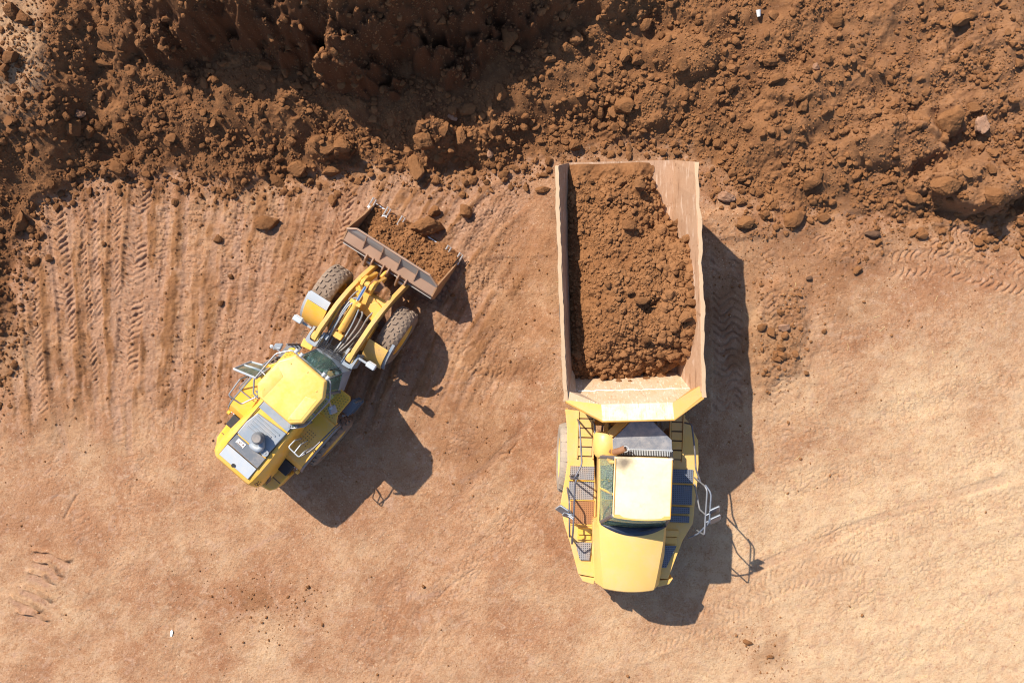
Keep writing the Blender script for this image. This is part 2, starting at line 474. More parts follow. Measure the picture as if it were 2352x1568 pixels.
    for pts, hf, pk in (([(385, 430), (380, 560), (366, 720)], 6, 1), ([(331, 600), (322, 690), (312, 760)], 10, 1), ([(222, 430), (216, 560), (214, 700)], 6, .9), ([(430, 420), (428, 520), (420, 640)], 5, 1),
                        ([(556, 440), (544, 560), (536, 690)], 10, .9), ([(655, 410), (640, 500), (618, 600), (600, 700)], 8, 1), ([(470, 640), (462, 760), (452, 860)], 9, .9), ([(268, 830), (266, 940), (274, 1040)], 12, .8),
                        ([(300, 830), (296, 960), (300, 1080)], 8, .7), ([(780, 430), (752, 540), (716, 660)], 9, 1), ([(850, 410), (812, 510), (772, 620), (735, 700)], 7, 1), ([(190, 520), (188, 570), (190, 640)], 4, .8),
                        ([(1040, 440), (980, 540), (930, 620)], 10, .8), ([(1130, 470), (1085, 540), (1020, 640)], 14, .9), ([(1240, 470), (1180, 540), (1120, 640)], 10, .6), ([(30, 640), (40, 800), (58, 960)], 9, .5),
                        ([(120, 840), (140, 980), (160, 1080)], 9, .5), ([(1560, 1400), (1750, 1300), (1990, 1200), (2340, 1090)], 12, .35), ([(1240, 950), (1120, 1070), (1030, 1160)], 8, .5)):
        scrape(pts, hf, pk)
    for pts, hf, lf, fr in (([(176, 690), (180, 800), (178, 900), (160, 970)], 7, .06, .95), ([(100, 740), (108, 850), (118, 950)], 6, .05, .9), ([(182, 480), (184, 560), (180, 640)], 5, .05, .8), ([(410, 420), (408, 540), (402, 640)], 6, .03, .8),
                            ([(486, 600), (480, 720), (470, 850)], 11, .03, .9), ([(620, 640), (590, 740), (575, 800)], 22, .02, .9), ([(700, 600), (660, 700), (640, 780)], 16, .025, .85), ([(250, 440), (248, 560), (244, 680)], 6, .03, .8),
                            ([(300, 430), (284, 560), (276, 700)], 6, .03, .8), ([(600, 450), (572, 560), (560, 640)], 6, .04, .85), ([(830, 470), (800, 560), (760, 650)], 6, .03, .8), ([(1010, 420), (940, 520), (880, 600)], 7, .03, .8),
                            ([(60, 560), (64, 680), (72, 800)], 6, .04, .8), ([(1270, 520), (1210, 610), (1150, 720)], 12, .03, .8), ([(1290, 800), (1180, 850), (1060, 850)], 16, .02, .7), ([(2120, 560), (2230, 590), (2340, 640)], 5, .05, .5)):
        scrape(pts, hf, 0.0, lf, fr)
    # low ruts sweeping round at the lower right
    rr = np.hypot((gx - 1500) * 0.55, gy - 250)
    sweep = fl * sstep(1650, 1900, gx) * sstep(700, 1000, gy)
    h = h + sweep * 0.022 * np.clip(0.5 + 1.3 * n1, 0, 1.2) * perlin(rr / 34.0, np.arctan2(gy - 250, gx - 1500) * 3.0, 71)
    # scraper gouges at the lower left
    for k, (ax, ay, bx, by) in enumerate(((68, 1256, 172, 1294), (72, 1280, 150, 1322), (60, 1308, 132, 1346), (42, 1342, 124, 1386), (20, 1372, 104, 1410), (30, 1404, 120, 1424))):
        dd, arc, sd, L = poly_dist(gx, gy + 7 * n2, [(ax, ay), ((ax + bx) / 2, (ay + by) / 2 - 2), (bx, by)])
        wv = sstep(0, 18, arc) * sstep(0, 26, L - arc) * np.clip(0.75 + 0.9 * n1, 0.2, 1)
        h = h + wv * (0.15 * np.exp(-((sd - 3) / 3.4) ** 2) - 0.03 * np.exp(-((sd + 4) / 6.0) ** 2)) * sstep(30, 12, dd)
        fresh = np.maximum(fresh, wv * 0.6 * np.exp(-(dd / 3.5) ** 2))
        pack = np.maximum(pack, wv * 1.0 * np.exp(-((sd + 11) / 8.0) ** 2) * sstep(26, 14, dd))
    for pts, dep in (([(175, 1140), (162, 1160), (148, 1190)], .03), ([(1085, 1310), (1030, 1350), (1005, 1375)], .02), ([(1190, 1015), (1170, 1040), (1150, 1045)], .03)):
        dd, arc, sd, L = poly_dist(gx, gy + 3 * n2, pts)
        h = h - dep * np.exp(-(dd / 3.0) ** 2)
    for (ax, ay), (bx, by) in (((1140, 1048), (1060, 1106)), ((1015, 1360), (955, 1375)), ((650, 1220), (560, 1270))):
        dd, arc, sd, L = poly_dist(gx, gy + 4 * n2, [(ax, ay), (bx, by)])
        pack = np.maximum(pack, 0.8 * np.exp(-(dd / 5.0) ** 2))
    # dry pale soil, plus lens brightness falloff painted in; then crumbs of fresh soil
    pale = interp(gx + 0 * gy, [(0, .14), (700, .16), (1300, .22), (1700, .56), (2100, .84), (2352, .92)]) * sstep(480, 1150, gy) \
        + 0.14 * sstep(1150, 1500, gy)
    pale = pale * (0.55 + 0.45 * sstep(150, 700, np.abs(gx - 1000))) + 0.30 * n1 + 0.12 * n2
    pale = np.clip(pale * fl, 0, 1)
    plp = plat * sstep(0.15, 0.9, dl)
    fresh = np.clip(fresh * (1 - 0.62 * plp), 0, 1)
    pale = np.maximum(pale, plp * 0.65)
    spill = fl * np.exp(np.minimum(d, 0) / 0.55) * sstep(-0.25, 0.35, n2 + 0.5 * n1)
    fresh = np.maximum(fresh, spill * 0.9)
    crumbs = fl * sstep(0.18, 0.6, n2 + 0.6 * n1) * sstep(1300, 520, gy) * sstep(2200, 1500, gx) * 0.5
    fresh = np.maximum(fresh, crumbs * 0.8)
    for cx, cy, r, st in ((1760, 1500, 60, .3), (585, 1370, 40, .5), (700, 560, 90, .5), (1100, 1010, 140, .45), (660, 720, 60, .5), (1740, 620, 80, .5), (430, 790, 60, .3), (1850, 600, 210, .5), (1690, 700, 110, .45), (1180, 590, 150, .45), (1150, 770, 130, .5), (1020, 940, 120, .35), (720, 700, 130, .45), (1760, 800, 110, .6),
                          (140, 960, 70, .5), (210, 830, 40, .5)):
        r0 = np.hypot(gx - cx, gy - cy) / r + 0.5 * n2
        fresh = np.maximum(fresh, st * fl * sstep(1.1, 0.3, r0))
    dry_face = 0.25 * sstep(1500, 2300, gx) * rub
    fresh = np.clip(fresh - dry_face, 0, 1)
    darkened = np.clip(np.maximum(face * 0.85 * sstep(.3, 1.4, hc), rub * (0.26 * sstep(1650, 700, gx) + 0.25 * n2) * (1 - plat)), 0, 0.9)  # dug face: its shade mixed in as dark colour; bank darkens to the west
    return h, fresh, pale, np.clip(pack, 0, 1), d, rub, pil, darkened


def axis(lo, hi, step, far):
    core = np.arange(lo, hi + 1e-6, step)
    out, s, p = [], step, hi
    while p < far:
        s *= 1.32
        p += s
        out.append(p)
    a = np.array(out)
    return np.concatenate([(lo - (a - hi))[::-1], core, a])


GSTEP = 0.024
XS = axis(-14.7, 14.7, GSTEP, 420.0)
YS = axis(-9.9, 9.9, GSTEP, 420.0)
GXX, GYY = np.meshgrid(XS, YS)
GH, G_FRESH, G_PALE, G_PACK, G_D, G_RUB, G_PIL, G_DARKENED = site(GXX.astype(np.float32), GYY.astype(np.float32))
GH = np.asarray(GH, np.float64)


def raw_mesh(name, verts, faces_flat, loop_total, smooth=True):
    me = bpy.data.meshes.new(name)
    nv = len(verts)
    nf = len(loop_total)
    me.vertices.add(nv)
    me.vertices.foreach_set("co", np.asarray(verts, np.float32).ravel())
    me.loops.add(len(faces_flat))
    me.loops.foreach_set("vertex_index", np.asarray(faces_flat, np.int32))
    me.polygons.add(nf)
    st = np.concatenate([[0], np.cumsum(loop_total)[:-1]]).astype(np.int32)
    me.polygons.foreach_set("loop_start", st)
    me.polygons.foreach_set("loop_total", np.asarray(loop_total, np.int32))
    me.polygons.foreach_set("use_smooth", np.full(nf, smooth))
    me.update(calc_edges=True)
    return me


def grid_faces(nx, ny):
    i = np.arange(nx * ny).reshape(ny, nx)
    return np.stack([i[:-1, :-1], i[:-1, 1:], i[1:, 1:], i[1:, :-1]], -1).reshape(-1, 4)


def build_ground():
    nx, ny = len(XS), len(YS)
    v = np.stack([GXX, GYY, GH], -1).reshape(-1, 3)
    f = grid_faces(nx, ny)
    me = raw_mesh("ground", v, f.ravel(), np.full(len(f), 4))
    at = me.color_attributes.new("soil", 'FLOAT_COLOR', 'POINT')
    c = np.stack([G_FRESH, G_PALE, G_PACK, G_DARKENED], -1).astype(np.float32)
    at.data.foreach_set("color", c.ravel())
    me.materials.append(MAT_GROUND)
    o = bpy.data.objects.new("ground", me)
    COL.objects.link(o)
    o["kind"] = "structure"
    return o


GROUND = build_ground()


def bil(A, x, y):
    """value of a site grid at x, y"""
    i = np.clip(np.searchsorted(XS, x) - 1, 0, len(XS) - 2)
    j = np.clip(np.searchsorted(YS, y) - 1, 0, len(YS) - 2)
    tx = (x - XS[i]) / (XS[i + 1] - XS[i])
    ty = (y - YS[j]) / (YS[j + 1] - YS[j])
    return (A[j, i] * (1 - tx) + A[j, i + 1] * tx) * (1 - ty) + (A[j + 1, i] * (1 - tx) + A[j + 1, i + 1] * tx) * ty


def spot(px, py):
    """where the ground seen at a photo pixel lies"""
    h = 0.0
    for _ in range(14):
        p = U(px, py, h)
        h = 0.5 * h + 0.5 * float(bil(GH, p.x, p.y))
    p = U(px, py, h)
    return p.x, p.y, float(bil(GH, p.x, p.y))

# ---------------------------------------------------------------- clods and boulders
def ico(sub):
    bm = bmesh.new()
    bmesh.ops.create_icosphere(bm, subdivisions=sub, radius=1.0)
    bm.verts.ensure_lookup_table()
    v = np.array([q.co[:] for q in bm.verts])
    f = np.array([[q.index for q in t.verts] for t in bm.faces])
    bm.free()
    return v, f


def vnoise3(p, seed):
    """cheap smooth 3-D noise: sum of random sines"""
    r = np.random.default_rng(seed)
    s = 0
    for k in range(7):
        w = r.normal(size=3)
        w /= np.linalg.norm(w)
        fq = 1.4 * (1.45 ** k)
        s = s + np.sin(p @ w * fq + r.uniform(0, 6.28)) * (0.8 ** k)
    return s / 2.6


def clod_shape(sub, seed, rough=0.22, cuts=6, deep=0.0):
    v, f = ico(sub)
    r = np.random.default_rng(seed)
    v = v * (1 + rough * vnoise3(v * 1.6, seed))[:, None]
    for _ in range(cuts):                                  # broken flat faces
        n = r.normal(size=3)
        n /= np.linalg.norm(n)
        lim = r.uniform(0.62 - deep, 0.95 - deep)
        dd = v @ n
        v = v - n[None] * (np.maximum(dd - lim, 0) * (0.85 + deep * .6))[:, None]
    v = v + 0.035 * np.stack([vnoise3(v * 5, seed + 50 + k) for k in range(3)], -1)
    v = v / (np.linalg.norm(v, axis=1).mean() * 1.02)
    return v, f


SMALL = [clod_shape(2, 200 + k, 0.28, 9, .12) for k in range(14)]
TINY = [clod_shape(1, 300 + k, 0.25, 3, .1) for k in range(8)]


def scatter_mesh(name, pos, rad, mat, protos, flat=0.75):
    """one mesh of many loose crumbs: pos (n,3), rad (n,)"""
    n = len(pos)
    pick = RNG.integers(0, len(protos), n)
    V, F, off = [], [], 0
    for k, (pv, pf) in enumerate(protos):
        idx = np.nonzero(pick == k)[0]
        if not len(idx):
            continue
        m = len(idx)
        a = RNG.uniform(0, 6.283, m)
        tilt = RNG.uniform(-0.5, 0.5, (m, 2))
        sx = RNG.uniform(0.75, 1.25, m) * rad[idx]
        sy = RNG.uniform(0.75, 1.25, m) * rad[idx]
        sz = RNG.uniform(0.65, 1.0, m) * rad[idx] * (flat + 0.15)
        c, s = np.cos(a), np.sin(a)
        p = pv[None] * np.stack([sx, sy, sz], -1)[:, None, :]
        x = p[..., 0] * c[:, None] - p[..., 1] * s[:, None]
        y = p[..., 0] * s[:, None] + p[..., 1] * c[:, None]
        z = p[..., 2] + x * tilt[:, :1] * 0.5 + y * tilt[:, 1:] * 0.5
        q = np.stack([x, y, z], -1) + pos[idx][:, None, :]
        V.append(q.reshape(-1, 3))
        F.append((pf[None] + (np.arange(m) * len(pv))[:, None, None] + off).reshape(-1, 3))
        off += m * len(pv)
    V = np.concatenate(V)
    F = np.concatenate(F)
    me = raw_mesh(name, V, F.ravel(), np.full(len(F), 3), False)
    me.materials.append(mat)
    o = bpy.data.objects.new(name, me)
    COL.objects.link(o)
    o["kind"] = "stuff"
    return o


def power_r(n, lo, hi, k):
    u = RNG.uniform(0, 1, n)
    return (lo ** (1 - k) + u * (hi ** (1 - k) - lo ** (1 - k))) ** (1 / (1 - k))


def scatter_points(n, dens):
    """random site points kept with probability dens(x, y)"""
    x = RNG.uniform(-14.6, 14.6, n)
    y = RNG.uniform(-9.8, 9.8, n)
    k = RNG.uniform(0, 1, n) < dens(x, y)
    return x[k], y[k]


def d_rub(x, y):
    r = bil(G_RUB, x, y)
    d = bil(G_D, x, y)
    cl = perlin(x / 1.1, y / 1.1, 81) + 0.6 * perlin(x / .45, y / .45, 82)
    base = r * np.clip(0.42 + 0.75 * cl, 0.06, 1)
    base = base * (0.45 + 0.75 * np.exp(-np.maximum(d, 0) / 2.2))
    toe = np.exp(-((d + 0.15) / 0.35) ** 2) * 0.5 + 0.45 * bil(G_PIL, x, y) * np.clip(.4 + 1.2 * cl, 0, 1.5)
    return np.clip(np.maximum(base, toe), 0, 1)


def d_floor(x, y):
    r = bil(G_RUB, x, y)
    d = bil(G_D, x, y)
    fr = bil(G_FRESH, x, y)
    pil = bil(G_PIL, x, y)
    gx = 1176 + x * K
    gy = 784 - y * K
    near = np.exp(np.minimum(d, 0) / 0.8) * 0.95
    px = np.exp(-((gx - 620) / 130) ** 2 - ((gy - 1400) / 70) ** 2) * .6 + np.exp(-((gx - 1760) / 70) ** 2 - ((gy - 1490) / 60) ** 2) * .7 \
        + np.exp(-((gx - 1785) / 75) ** 2 - ((gy - 770) / 150) ** 2) * .7 + np.exp(-((gx - 1750) / 110) ** 2 - ((gy - 580) / 70) ** 2) * .35 + np.exp(-((gx - 480) / 110) ** 2 - ((gy - 840) / 90) ** 2) * .4 + np.exp(-((gx - 2010) / 120) ** 2 - ((gy - 560) / 70) ** 2) * .6
    return np.clip((0.010 + 0.55 * near + 0.48 * fr + px + 0.9 * pil) * (1 - r), 0, 1)


def stuff_clods():
    x, y = scatter_points(90000, d_rub)
    r = power_r(len(x), 0.018, 0.115, 2.25)
    z = bil(GH, x, y) + r * 0.42
    P = np.stack([x, y, z], -1)
    big = r > 0.028
    scatter_mesh("loose_clods", P[big], r[big], MAT_CLOD, SMALL)
    scatter_mesh("loose_crumbs", P[~big], r[~big], MAT_CLOD, TINY)
    # fine gravel over the whole broken slope
    x, y = scatter_points(150000, lambda x, y: bil(G_RUB, x, y) * np.clip(0.45 + 0.9 * perlin(x / .8, y / .8, 84), 0.08, 1))
    r = power_r(len(x), 0.013, 0.040, 2.0)
    scatter_mesh("slope_gravel", np.stack([x, y, bil(GH, x, y) + r * 0.3], -1), r, MAT_CLOD, TINY)
    # pale grit on the worked floor
    x, y = scatter_points(60000, lambda x, y: (1 - bil(G_RUB, x, y)) * np.clip(0.10 + 0.6 * perlin(x / 1.3, y / 1.3, 86), 0.02, 1))
    r = power_r(len(x), 0.006, 0.020, 2.2)
    scatter_mesh("floor_grit", np.stack([x, y, bil(GH, x, y) + r * 0.2], -1), r, MAT_GRIT, TINY)
    x, y = scatter_points(60000, d_floor)
    r = power_r(len(x), 0.008, 0.050, 2.5)
    P = np.stack([x, y, bil(GH, x, y) + r * 0.30], -1)
    scatter_mesh("floor_crumbs", P, r, MAT_CLOD, TINY)


stuff_clods()

PROTO = []


def proto_mesh(k, mat):
    v, f = clod_shape(5, 400 + k, 0.26 if k % 3 else 0.18, 12 + k % 4, .14)
    lump = 0.05 * vnoise3(v * 3.5, 600 + k) + 0.035 * np.abs(vnoise3(v * 8, 640 + k)) + 0.022 * vnoise3(v * 17, 680 + k) + 0.012 * RNG.normal(size=len(v))
    v = v * (1 + lump)[:, None]
    v = v / np.abs(v).max(0)[None]
    me = raw_mesh("dirt_clod", v, f.ravel(), np.full(len(f), 3))
    me.materials.append(mat)
    return me


PROTO = [proto_mesh(k, MAT_CLOD) for k in range(12)]
PROTO_PINK = [proto_mesh(20 + k, MAT_CLOD_PINK) for k in range(2)]
PROTO_DARK = [proto_mesh(30, MAT_CLOD_DARK)]
G_CLOD = "dirt clods and boulders lying about the pit"


def clod(x, y, z, a, b, c, ang, label, name="dirt_clod", pool=None, group=G_CLOD, cat="dirt clod", sink=0.25, tilt=True):
    me = random.choice(pool or PROTO)
    o = bpy.data.objects.new(name, me)
    COL.objects.link(o)
    o.scale = (a, b, c)
    t = (random.uniform(-.2, .2), random.uniform(-.2, .2)) if tilt else (0, 0)
    o.rotation_euler = (t[0], t[1], ang)
    o.location = (x, y, z + c * (1 - sink) - c * 0.25)
    o["label"] = label
    o["category"] = cat
    o["group"] = group
    return o


# photo pixel, half sizes in pixels, turn in degrees, kind, label
BIG = [
    (172, 296, 19, 21, 0, '', "large rounded clod, biggest of the cluster near the left end of the bank"),
    (207, 306, 15, 14, 20, '', "rounded clod touching the lower right of the left cluster's biggest clod"),
    (185, 262, 13, 10, 10, 'p', "pale angular lump on top of the cluster near the left end of the bank"),
    (229, 290, 15, 14, 40, '', "squat clod at the right end of the cluster near the left end of the bank"),
    (281, 297, 15, 14, 30, '', "single round clod right of the left cluster, halfway up the bank"),
    (155, 271, 12, 11, 0, '', "smaller clod at the upper left of the left cluster"),
    (332, 313, 16, 10, 25, '', "long low clod in the middle of the left slope, above the tracks"),
    (243, 109, 28, 13, -25, 's', "flat slab of hard soil stuck in the bank beside the shaded face"),
    (246, 72, 22, 12, -15, 's', "ragged slab just above the flat slab in the bank"),
    (237, 146, 24, 12, -10, 's', "third slab down, lying below the flat slab in the bank"),
    (608, 151, 18, 13, -15, '', "sunlit boulder standing out alone in the shaded dug face"),
    (53, 510, 17, 27, 0, '', "tall oval boulder at the left edge beside the first tread track"),
    (74, 527, 13, 11, 30, '', "small clod leaning on the tall oval boulder at the left edge"),
    (274, 390, 23, 17, -20, '', "broad boulder at the bank's foot above the left tread tracks"),
    (218, 383, 17, 11, 15, '', "flattish clod at the bank's foot left of the broad boulder"),
    (295, 366, 16, 14, 50, '', "clod resting just above the broad boulder at the bank's foot"),
    (633, 415, 22, 11, -40, 's', "wedge shaped block sliding off the bank's foot above the lone boulder"),
    (686, 390, 22, 19, 30, '', "blocky boulder at the bank's foot right of the wedge shaped block"),
    (766, 394, 24, 18, 10, '', "dark sided boulder at the bank's foot straight above the bucket"),
    (752, 342, 22, 17, 20, '', "left one of the two boulders crowning the ledge above the bucket"),
    (786, 338, 24, 16, 0, '', "right one of the two boulders crowning the ledge above the bucket"),
    (643, 362, 18, 12, 30, '', "tilted clod on the slope left of the boulder pair above the bucket"),
    (671, 328, 13, 11, 10, '', "round clod above the tilted clod on the middle slope"),
    (724, 331, 12, 15, 0, '', "upright clod left of the boulder pair above the bucket"),
    (594, 253, 13, 17, 10, '', "oval clod below the shaded dug face, left of the middle"),
    (683, 199, 14, 9, 0, '', "clod on the shadow line under the dug face, left of a low pair"),
    (708, 205, 15, 10, 0, '', "longer clod on the shadow line under the dug face"),
    (612, 514, 28, 17, -12, '', "lone boulder with a deep shadow on the tracked floor left of the bucket"),
    (503, 552, 11, 13, 0, '', "small lone clod on the tracked floor, left of the lone boulder"),
    (531, 636, 6, 7, 0, '', "fist sized clod on the tracked floor below the small lone clod"),
    (508, 697, 7, 7, 0, '', "lowest fist sized clod on the tracked floor left of the loader"),
    (402, 466, 8, 9, 0, '', "small dark clod just below the bank in the left tracks"),
    (239, 561, 6, 7, 0, '', "tiny clod between the left tread tracks"),
    (957, 388, 18, 33, 8, '', "tall narrow boulder at the bank's foot above the bucket's teeth"),
    (975, 328, 24, 22, 0, '', "large lumpy boulder above the tall narrow boulder"),
    (1058, 313, 15, 26, -10, '', "upright boulder in the pile right of the large lumpy boulder"),
    (1020, 300, 11, 20, -20, '', "slim upright slab between the lumpy and the upright boulder"),
    (1076, 255, 20, 15, 20, '', "broad clod on the slope above the upright boulder"),
    (1125, 243, 8, 14, 0, '', "narrow clod right of the broad clod on the middle slope"),
    (1150, 214, 15, 22, 20, '', "steep clod under the ragged outcrop on the middle slope"),
    (1167, 92, 22, 30, 10, '', "ragged soil outcrop casting a shadow near the top middle"),
    (1322, 95, 17, 19, 0, '', "square boulder high on the bank above the dump body"),
    (1297, 112, 11, 12, 0, '', "round clod at the lower left of the square boulder on the bank"),
    (1262, 169, 8, 7, 0, '', "cube like clod low on the shaded gully above the dump body"),
    (1262, 138, 14, 10, 0, '', "wide clod in the gully left of the square boulder"),
    (1241, 122, 13, 11, 0, '', "clod at the left rim of the gully left of the square boulder"),
    (1482, 60, 15, 14, 0, '', "smooth round boulder near the top edge above the dump body"),
    (1433, 248, 23, 23, 0, '', "largest boulder just above the dump body's tail"),
    (1406, 257, 10, 25, 5, '', "narrow upright clod touching the left of the largest boulder above the dump body"),
    (1378, 260, 13, 13, 0, '', "round clod in the nest left of the boulder above the dump body"),
    (1366, 284, 12, 10, 30, '', "lower clod in the nest left of the boulder above the dump body"),
    (1435, 130, 13, 17, 0, '', "left of a pair of clods on the slope below the smooth round boulder"),
    (1461, 142, 14, 13, 0, '', "right of a pair of clods on the slope below the smooth round boulder"),
    (1319, 337, 14, 14, 0, '', "clod just off the dump body's left rear corner, uphill"),
    (1259, 373, 10, 10, 0, '', "clod left of the dump body's left rear corner"),
    (1069, 487, 17, 16, 0, '', "dark round boulder on the floor between bucket and dump body"),
    (981, 526, 38, 24, 15, 'b', "biggest boulder, a long block lying in front of the bucket's teeth"),
    (1000, 486, 16, 14, 0, '', "rough clod leaning on the far side of the long block by the bucket"),
    (1248, 404, 12, 7, 0, '', "flat clod on the floor left of the dump body's rear"),
    (1245, 437, 19, 9, 15, '', "long low clod on the floor left of the dump body's side"),
    (1125, 352, 8, 13, 0, 'p', "narrow pinkish clod low on the slope between bucket and dump body"),
    (1132, 381, 11, 9, 0, '', "clod at the slope's foot under the narrow pinkish clod"),
    (1157, 402, 12, 10, 0, '', "outermost clod of the slope's foot between bucket and dump body"),
    (1002, 418, 11, 13, 0, '', "clod on the floor right of the tall narrow boulder"),
    (1006, 366, 13, 13, 0, '', "clod between the tall narrow and the large lumpy boulder"),
    (1038, 268, 14, 8, -30, 'p', "pinkish angular block above the slim upright slab"),
    (2178, 284, 33, 33, 0, '', "huge rough boulder in the slumped heap on the right"),
    (2253, 289, 18, 21, 10, 'p', "pale boulder right of the huge rough boulder"),
    (2234, 250, 17, 13, 0, '', "clod above the pale boulder on the right slope"),
    (1784, 183, 21, 12, 25, '', "long tilted clod on the upper right slope"),
    (1680, 200, 14, 10, 15, '', "smooth oval clod on the slope right of the dump body's tail"),
    (1566, 151, 14, 17, 0, '', "round clod uphill of the dump body's right rear corner"),
    (1647, 332, 15, 11, 0, '', "dark jagged clod beside the dump body's right rear corner"),
    (1842, 246, 12, 17, -15, '', "lower of two leaning clods in the middle of the right slope"),
    (1833, 228, 11, 9, 0, '', "upper of two leaning clods in the middle of the right slope"),
    (1858, 424, 25, 16, 15, '', "large clod at the foot of the right slope above a row of three"),
    (1880, 405, 9, 11, 0, '', "small clod on the right shoulder of the large clod at the slope's foot"),
    (1710, 515, 20, 18, 10, '', "left boulder of the row on the floor right of the dump body"),
    (1756, 496, 12, 13, 0, '', "smallest of the row on the floor right of the dump body"),
    (1823, 505, 23, 20, 0, '', "rough boulder with a dark shadow, third in the row right of the dump body"),
    (1890, 501, 15, 11, 20, '', "low clod ending the row right of the dump body"),
    (2004, 538, 20, 10, 0, 'd', "dark flat stone below the right slope"),
    (2016, 556, 9, 9, 0, '', "small clod touching the dark flat stone's lower side"),
    (1665, 452, 22, 13, -10, 'p', "pinkish block beside the dump body's right wall, uphill of the row"),
    (1700, 465, 12, 9, 0, '', "clod at the right end of the pinkish block by the dump body"),
    (1777, 473, 13, 8, 25, '', "smooth oblong clod just above the row right of the dump body"),
    (1740, 445, 11, 9, 0, '', "clod between the pinkish block and the large clod at the slope's foot"),
    (1717, 292, 13, 8, -20, '', "flat clod halfway between dump body and right slope's middle"),
    (2202, 49, 23, 17, 0, '', "cracked boulder near the top right corner"),
    (1918, 48, 24, 18, 0, '', "wide clod at the top beside a shaded hole"),
    (1900, 137, 11, 12, 0, '', "round clod below the shaded hole on the upper right"),
    (1872, 155, 10, 9, 0, 'p', "pale pebble like clod left of the round clod on the upper right"),
    (1854, 162, 9, 9, 0, '', "left one of the small clods in the middle of the upper right slope"),
    (1767, 146, 19, 11, 0, '', "wide clod uphill of the long tilted clod"),
    (2280, 455, 30, 24, 0, '', "bulky lump in the slumped heap at the right edge"),
    (2165, 430, 34, 26, 15, '', "broad lump at the front of the slumped heap on the right"),
    (2095, 455, 24, 16, -20, '', "lump at the left tip of the slumped heap on the right"),
    (1858, 639, 9, 6, 25, 'd', "dark sliver of clod on the floor right of the truck's shadow"),
    (1969, 620, 12, 9, 20, '', "lone clod on the floor below the dark flat stone"),
    (1770, 764, 12, 10, -40, '', "middle clod of the small rubble heap right of the truck's shadow"),
    (1749, 752, 10, 9, 0, '', "left clod of the small rubble heap right of the truck's shadow"),
    (1802, 752, 15, 9, 0, 'p', "pinkish broken clod in the small rubble heap right of the truck's shadow"),
    (1893, 761, 7, 6, 0, '', "single small clod right of the small rubble heap"),
    (1791, 718, 9, 8, 0, '', "topmost clod of the small rubble heap right of the truck's shadow"),
    (1851, 857, 7, 6, 0, '', "lowest right clod of the small rubble heap"),
    (1716, 1474, 12, 7, 0, '', "flat clod in the brown patch below the truck's shadow"),
    (1769, 1507, 8, 6, 0, '', "small clod at the bottom edge right of the brown patch"),
    (708, 1347, 5, 5, 0, '', "small dark clod on the lower floor below the loader's shadow"),
    (973, 1346, 5, 5, 0, '', "lone small clod on the lower floor left of the truck's hood"),
    (1040, 679, 6, 6, 0, '', "pebble sized clod on the floor between bucket and dump body"),
    (32, 30, 22, 18, 0, '', "dry lump on the sunlit top at the upper left corner"),
    (58, 48, 20, 14, 0, '', "second dry lump on the sunlit top at the upper left corner"),
    (24, 135, 20, 14, 0, '', "dusty boulder at the edge of the sunlit top on the left"),
]


def place_big():
    for px, py, a, b, ang, kind, label in BIG:
        x, y, z = spot(px, py)
        s = (CAM_H - z) / 1832.0
        A, B = a * s, b * s
        pool = {'p': PROTO_PINK, 'd': PROTO_DARK}.get(kind)
        C = min(A, B) * (0.95 if kind != 's' else 0.7)
        name = "boulder" if max(a, b) >= 20 else "dirt_clod"
        if kind == 'b':
            C = 0.36
        clod(x, y, z, A * 1.06, B * 1.06, C, math.radians(ang), label, name, pool,
             cat="boulder" if name == "boulder" else "dirt clod", sink=0.30)


place_big()


def place_more(n):
    """smaller single clods, all alike, over the broken slope"""
    x, y = scatter_points(9000, d_rub)
    k = 0
    taken = []
    for px, py in zip(x, y):
        r = float(power_r(1, 0.075, 0.15, 3.0)[0])
        if abs(px) > 13.6 or py < -9.2 or py > 8.6 or any((px - a) ** 2 + (py - b) ** 2 < (r + c) ** 2 for a, b, c in taken):
            continue
        taken.append((px, py, r))
        z = float(bil(GH, px, py))
        clod(px, py, z, r * random.uniform(.85, 1.25), r * random.uniform(.8, 1.1), r * random.uniform(.75, 1.0), random.uniform(0, 6.28),
             "unremarkable brown clod among many alike strewn over the dug bank and its foot", sink=0.4)
        k += 1
        if k >= n:
            break


place_more(172)

# ---------------------------------------------------------------- mesh building helpers for the machines
class Frame:
    """a machine's own axes on the site: y forward, x right, z up"""

    def __init__(self, ox, oy, deg):
        a = math.radians(deg)
        self.m = Matrix.Translation((ox, oy, 0)) @ Matrix.Rotation(a, 4, 'Z')
        self.inv = self.m.inverted()


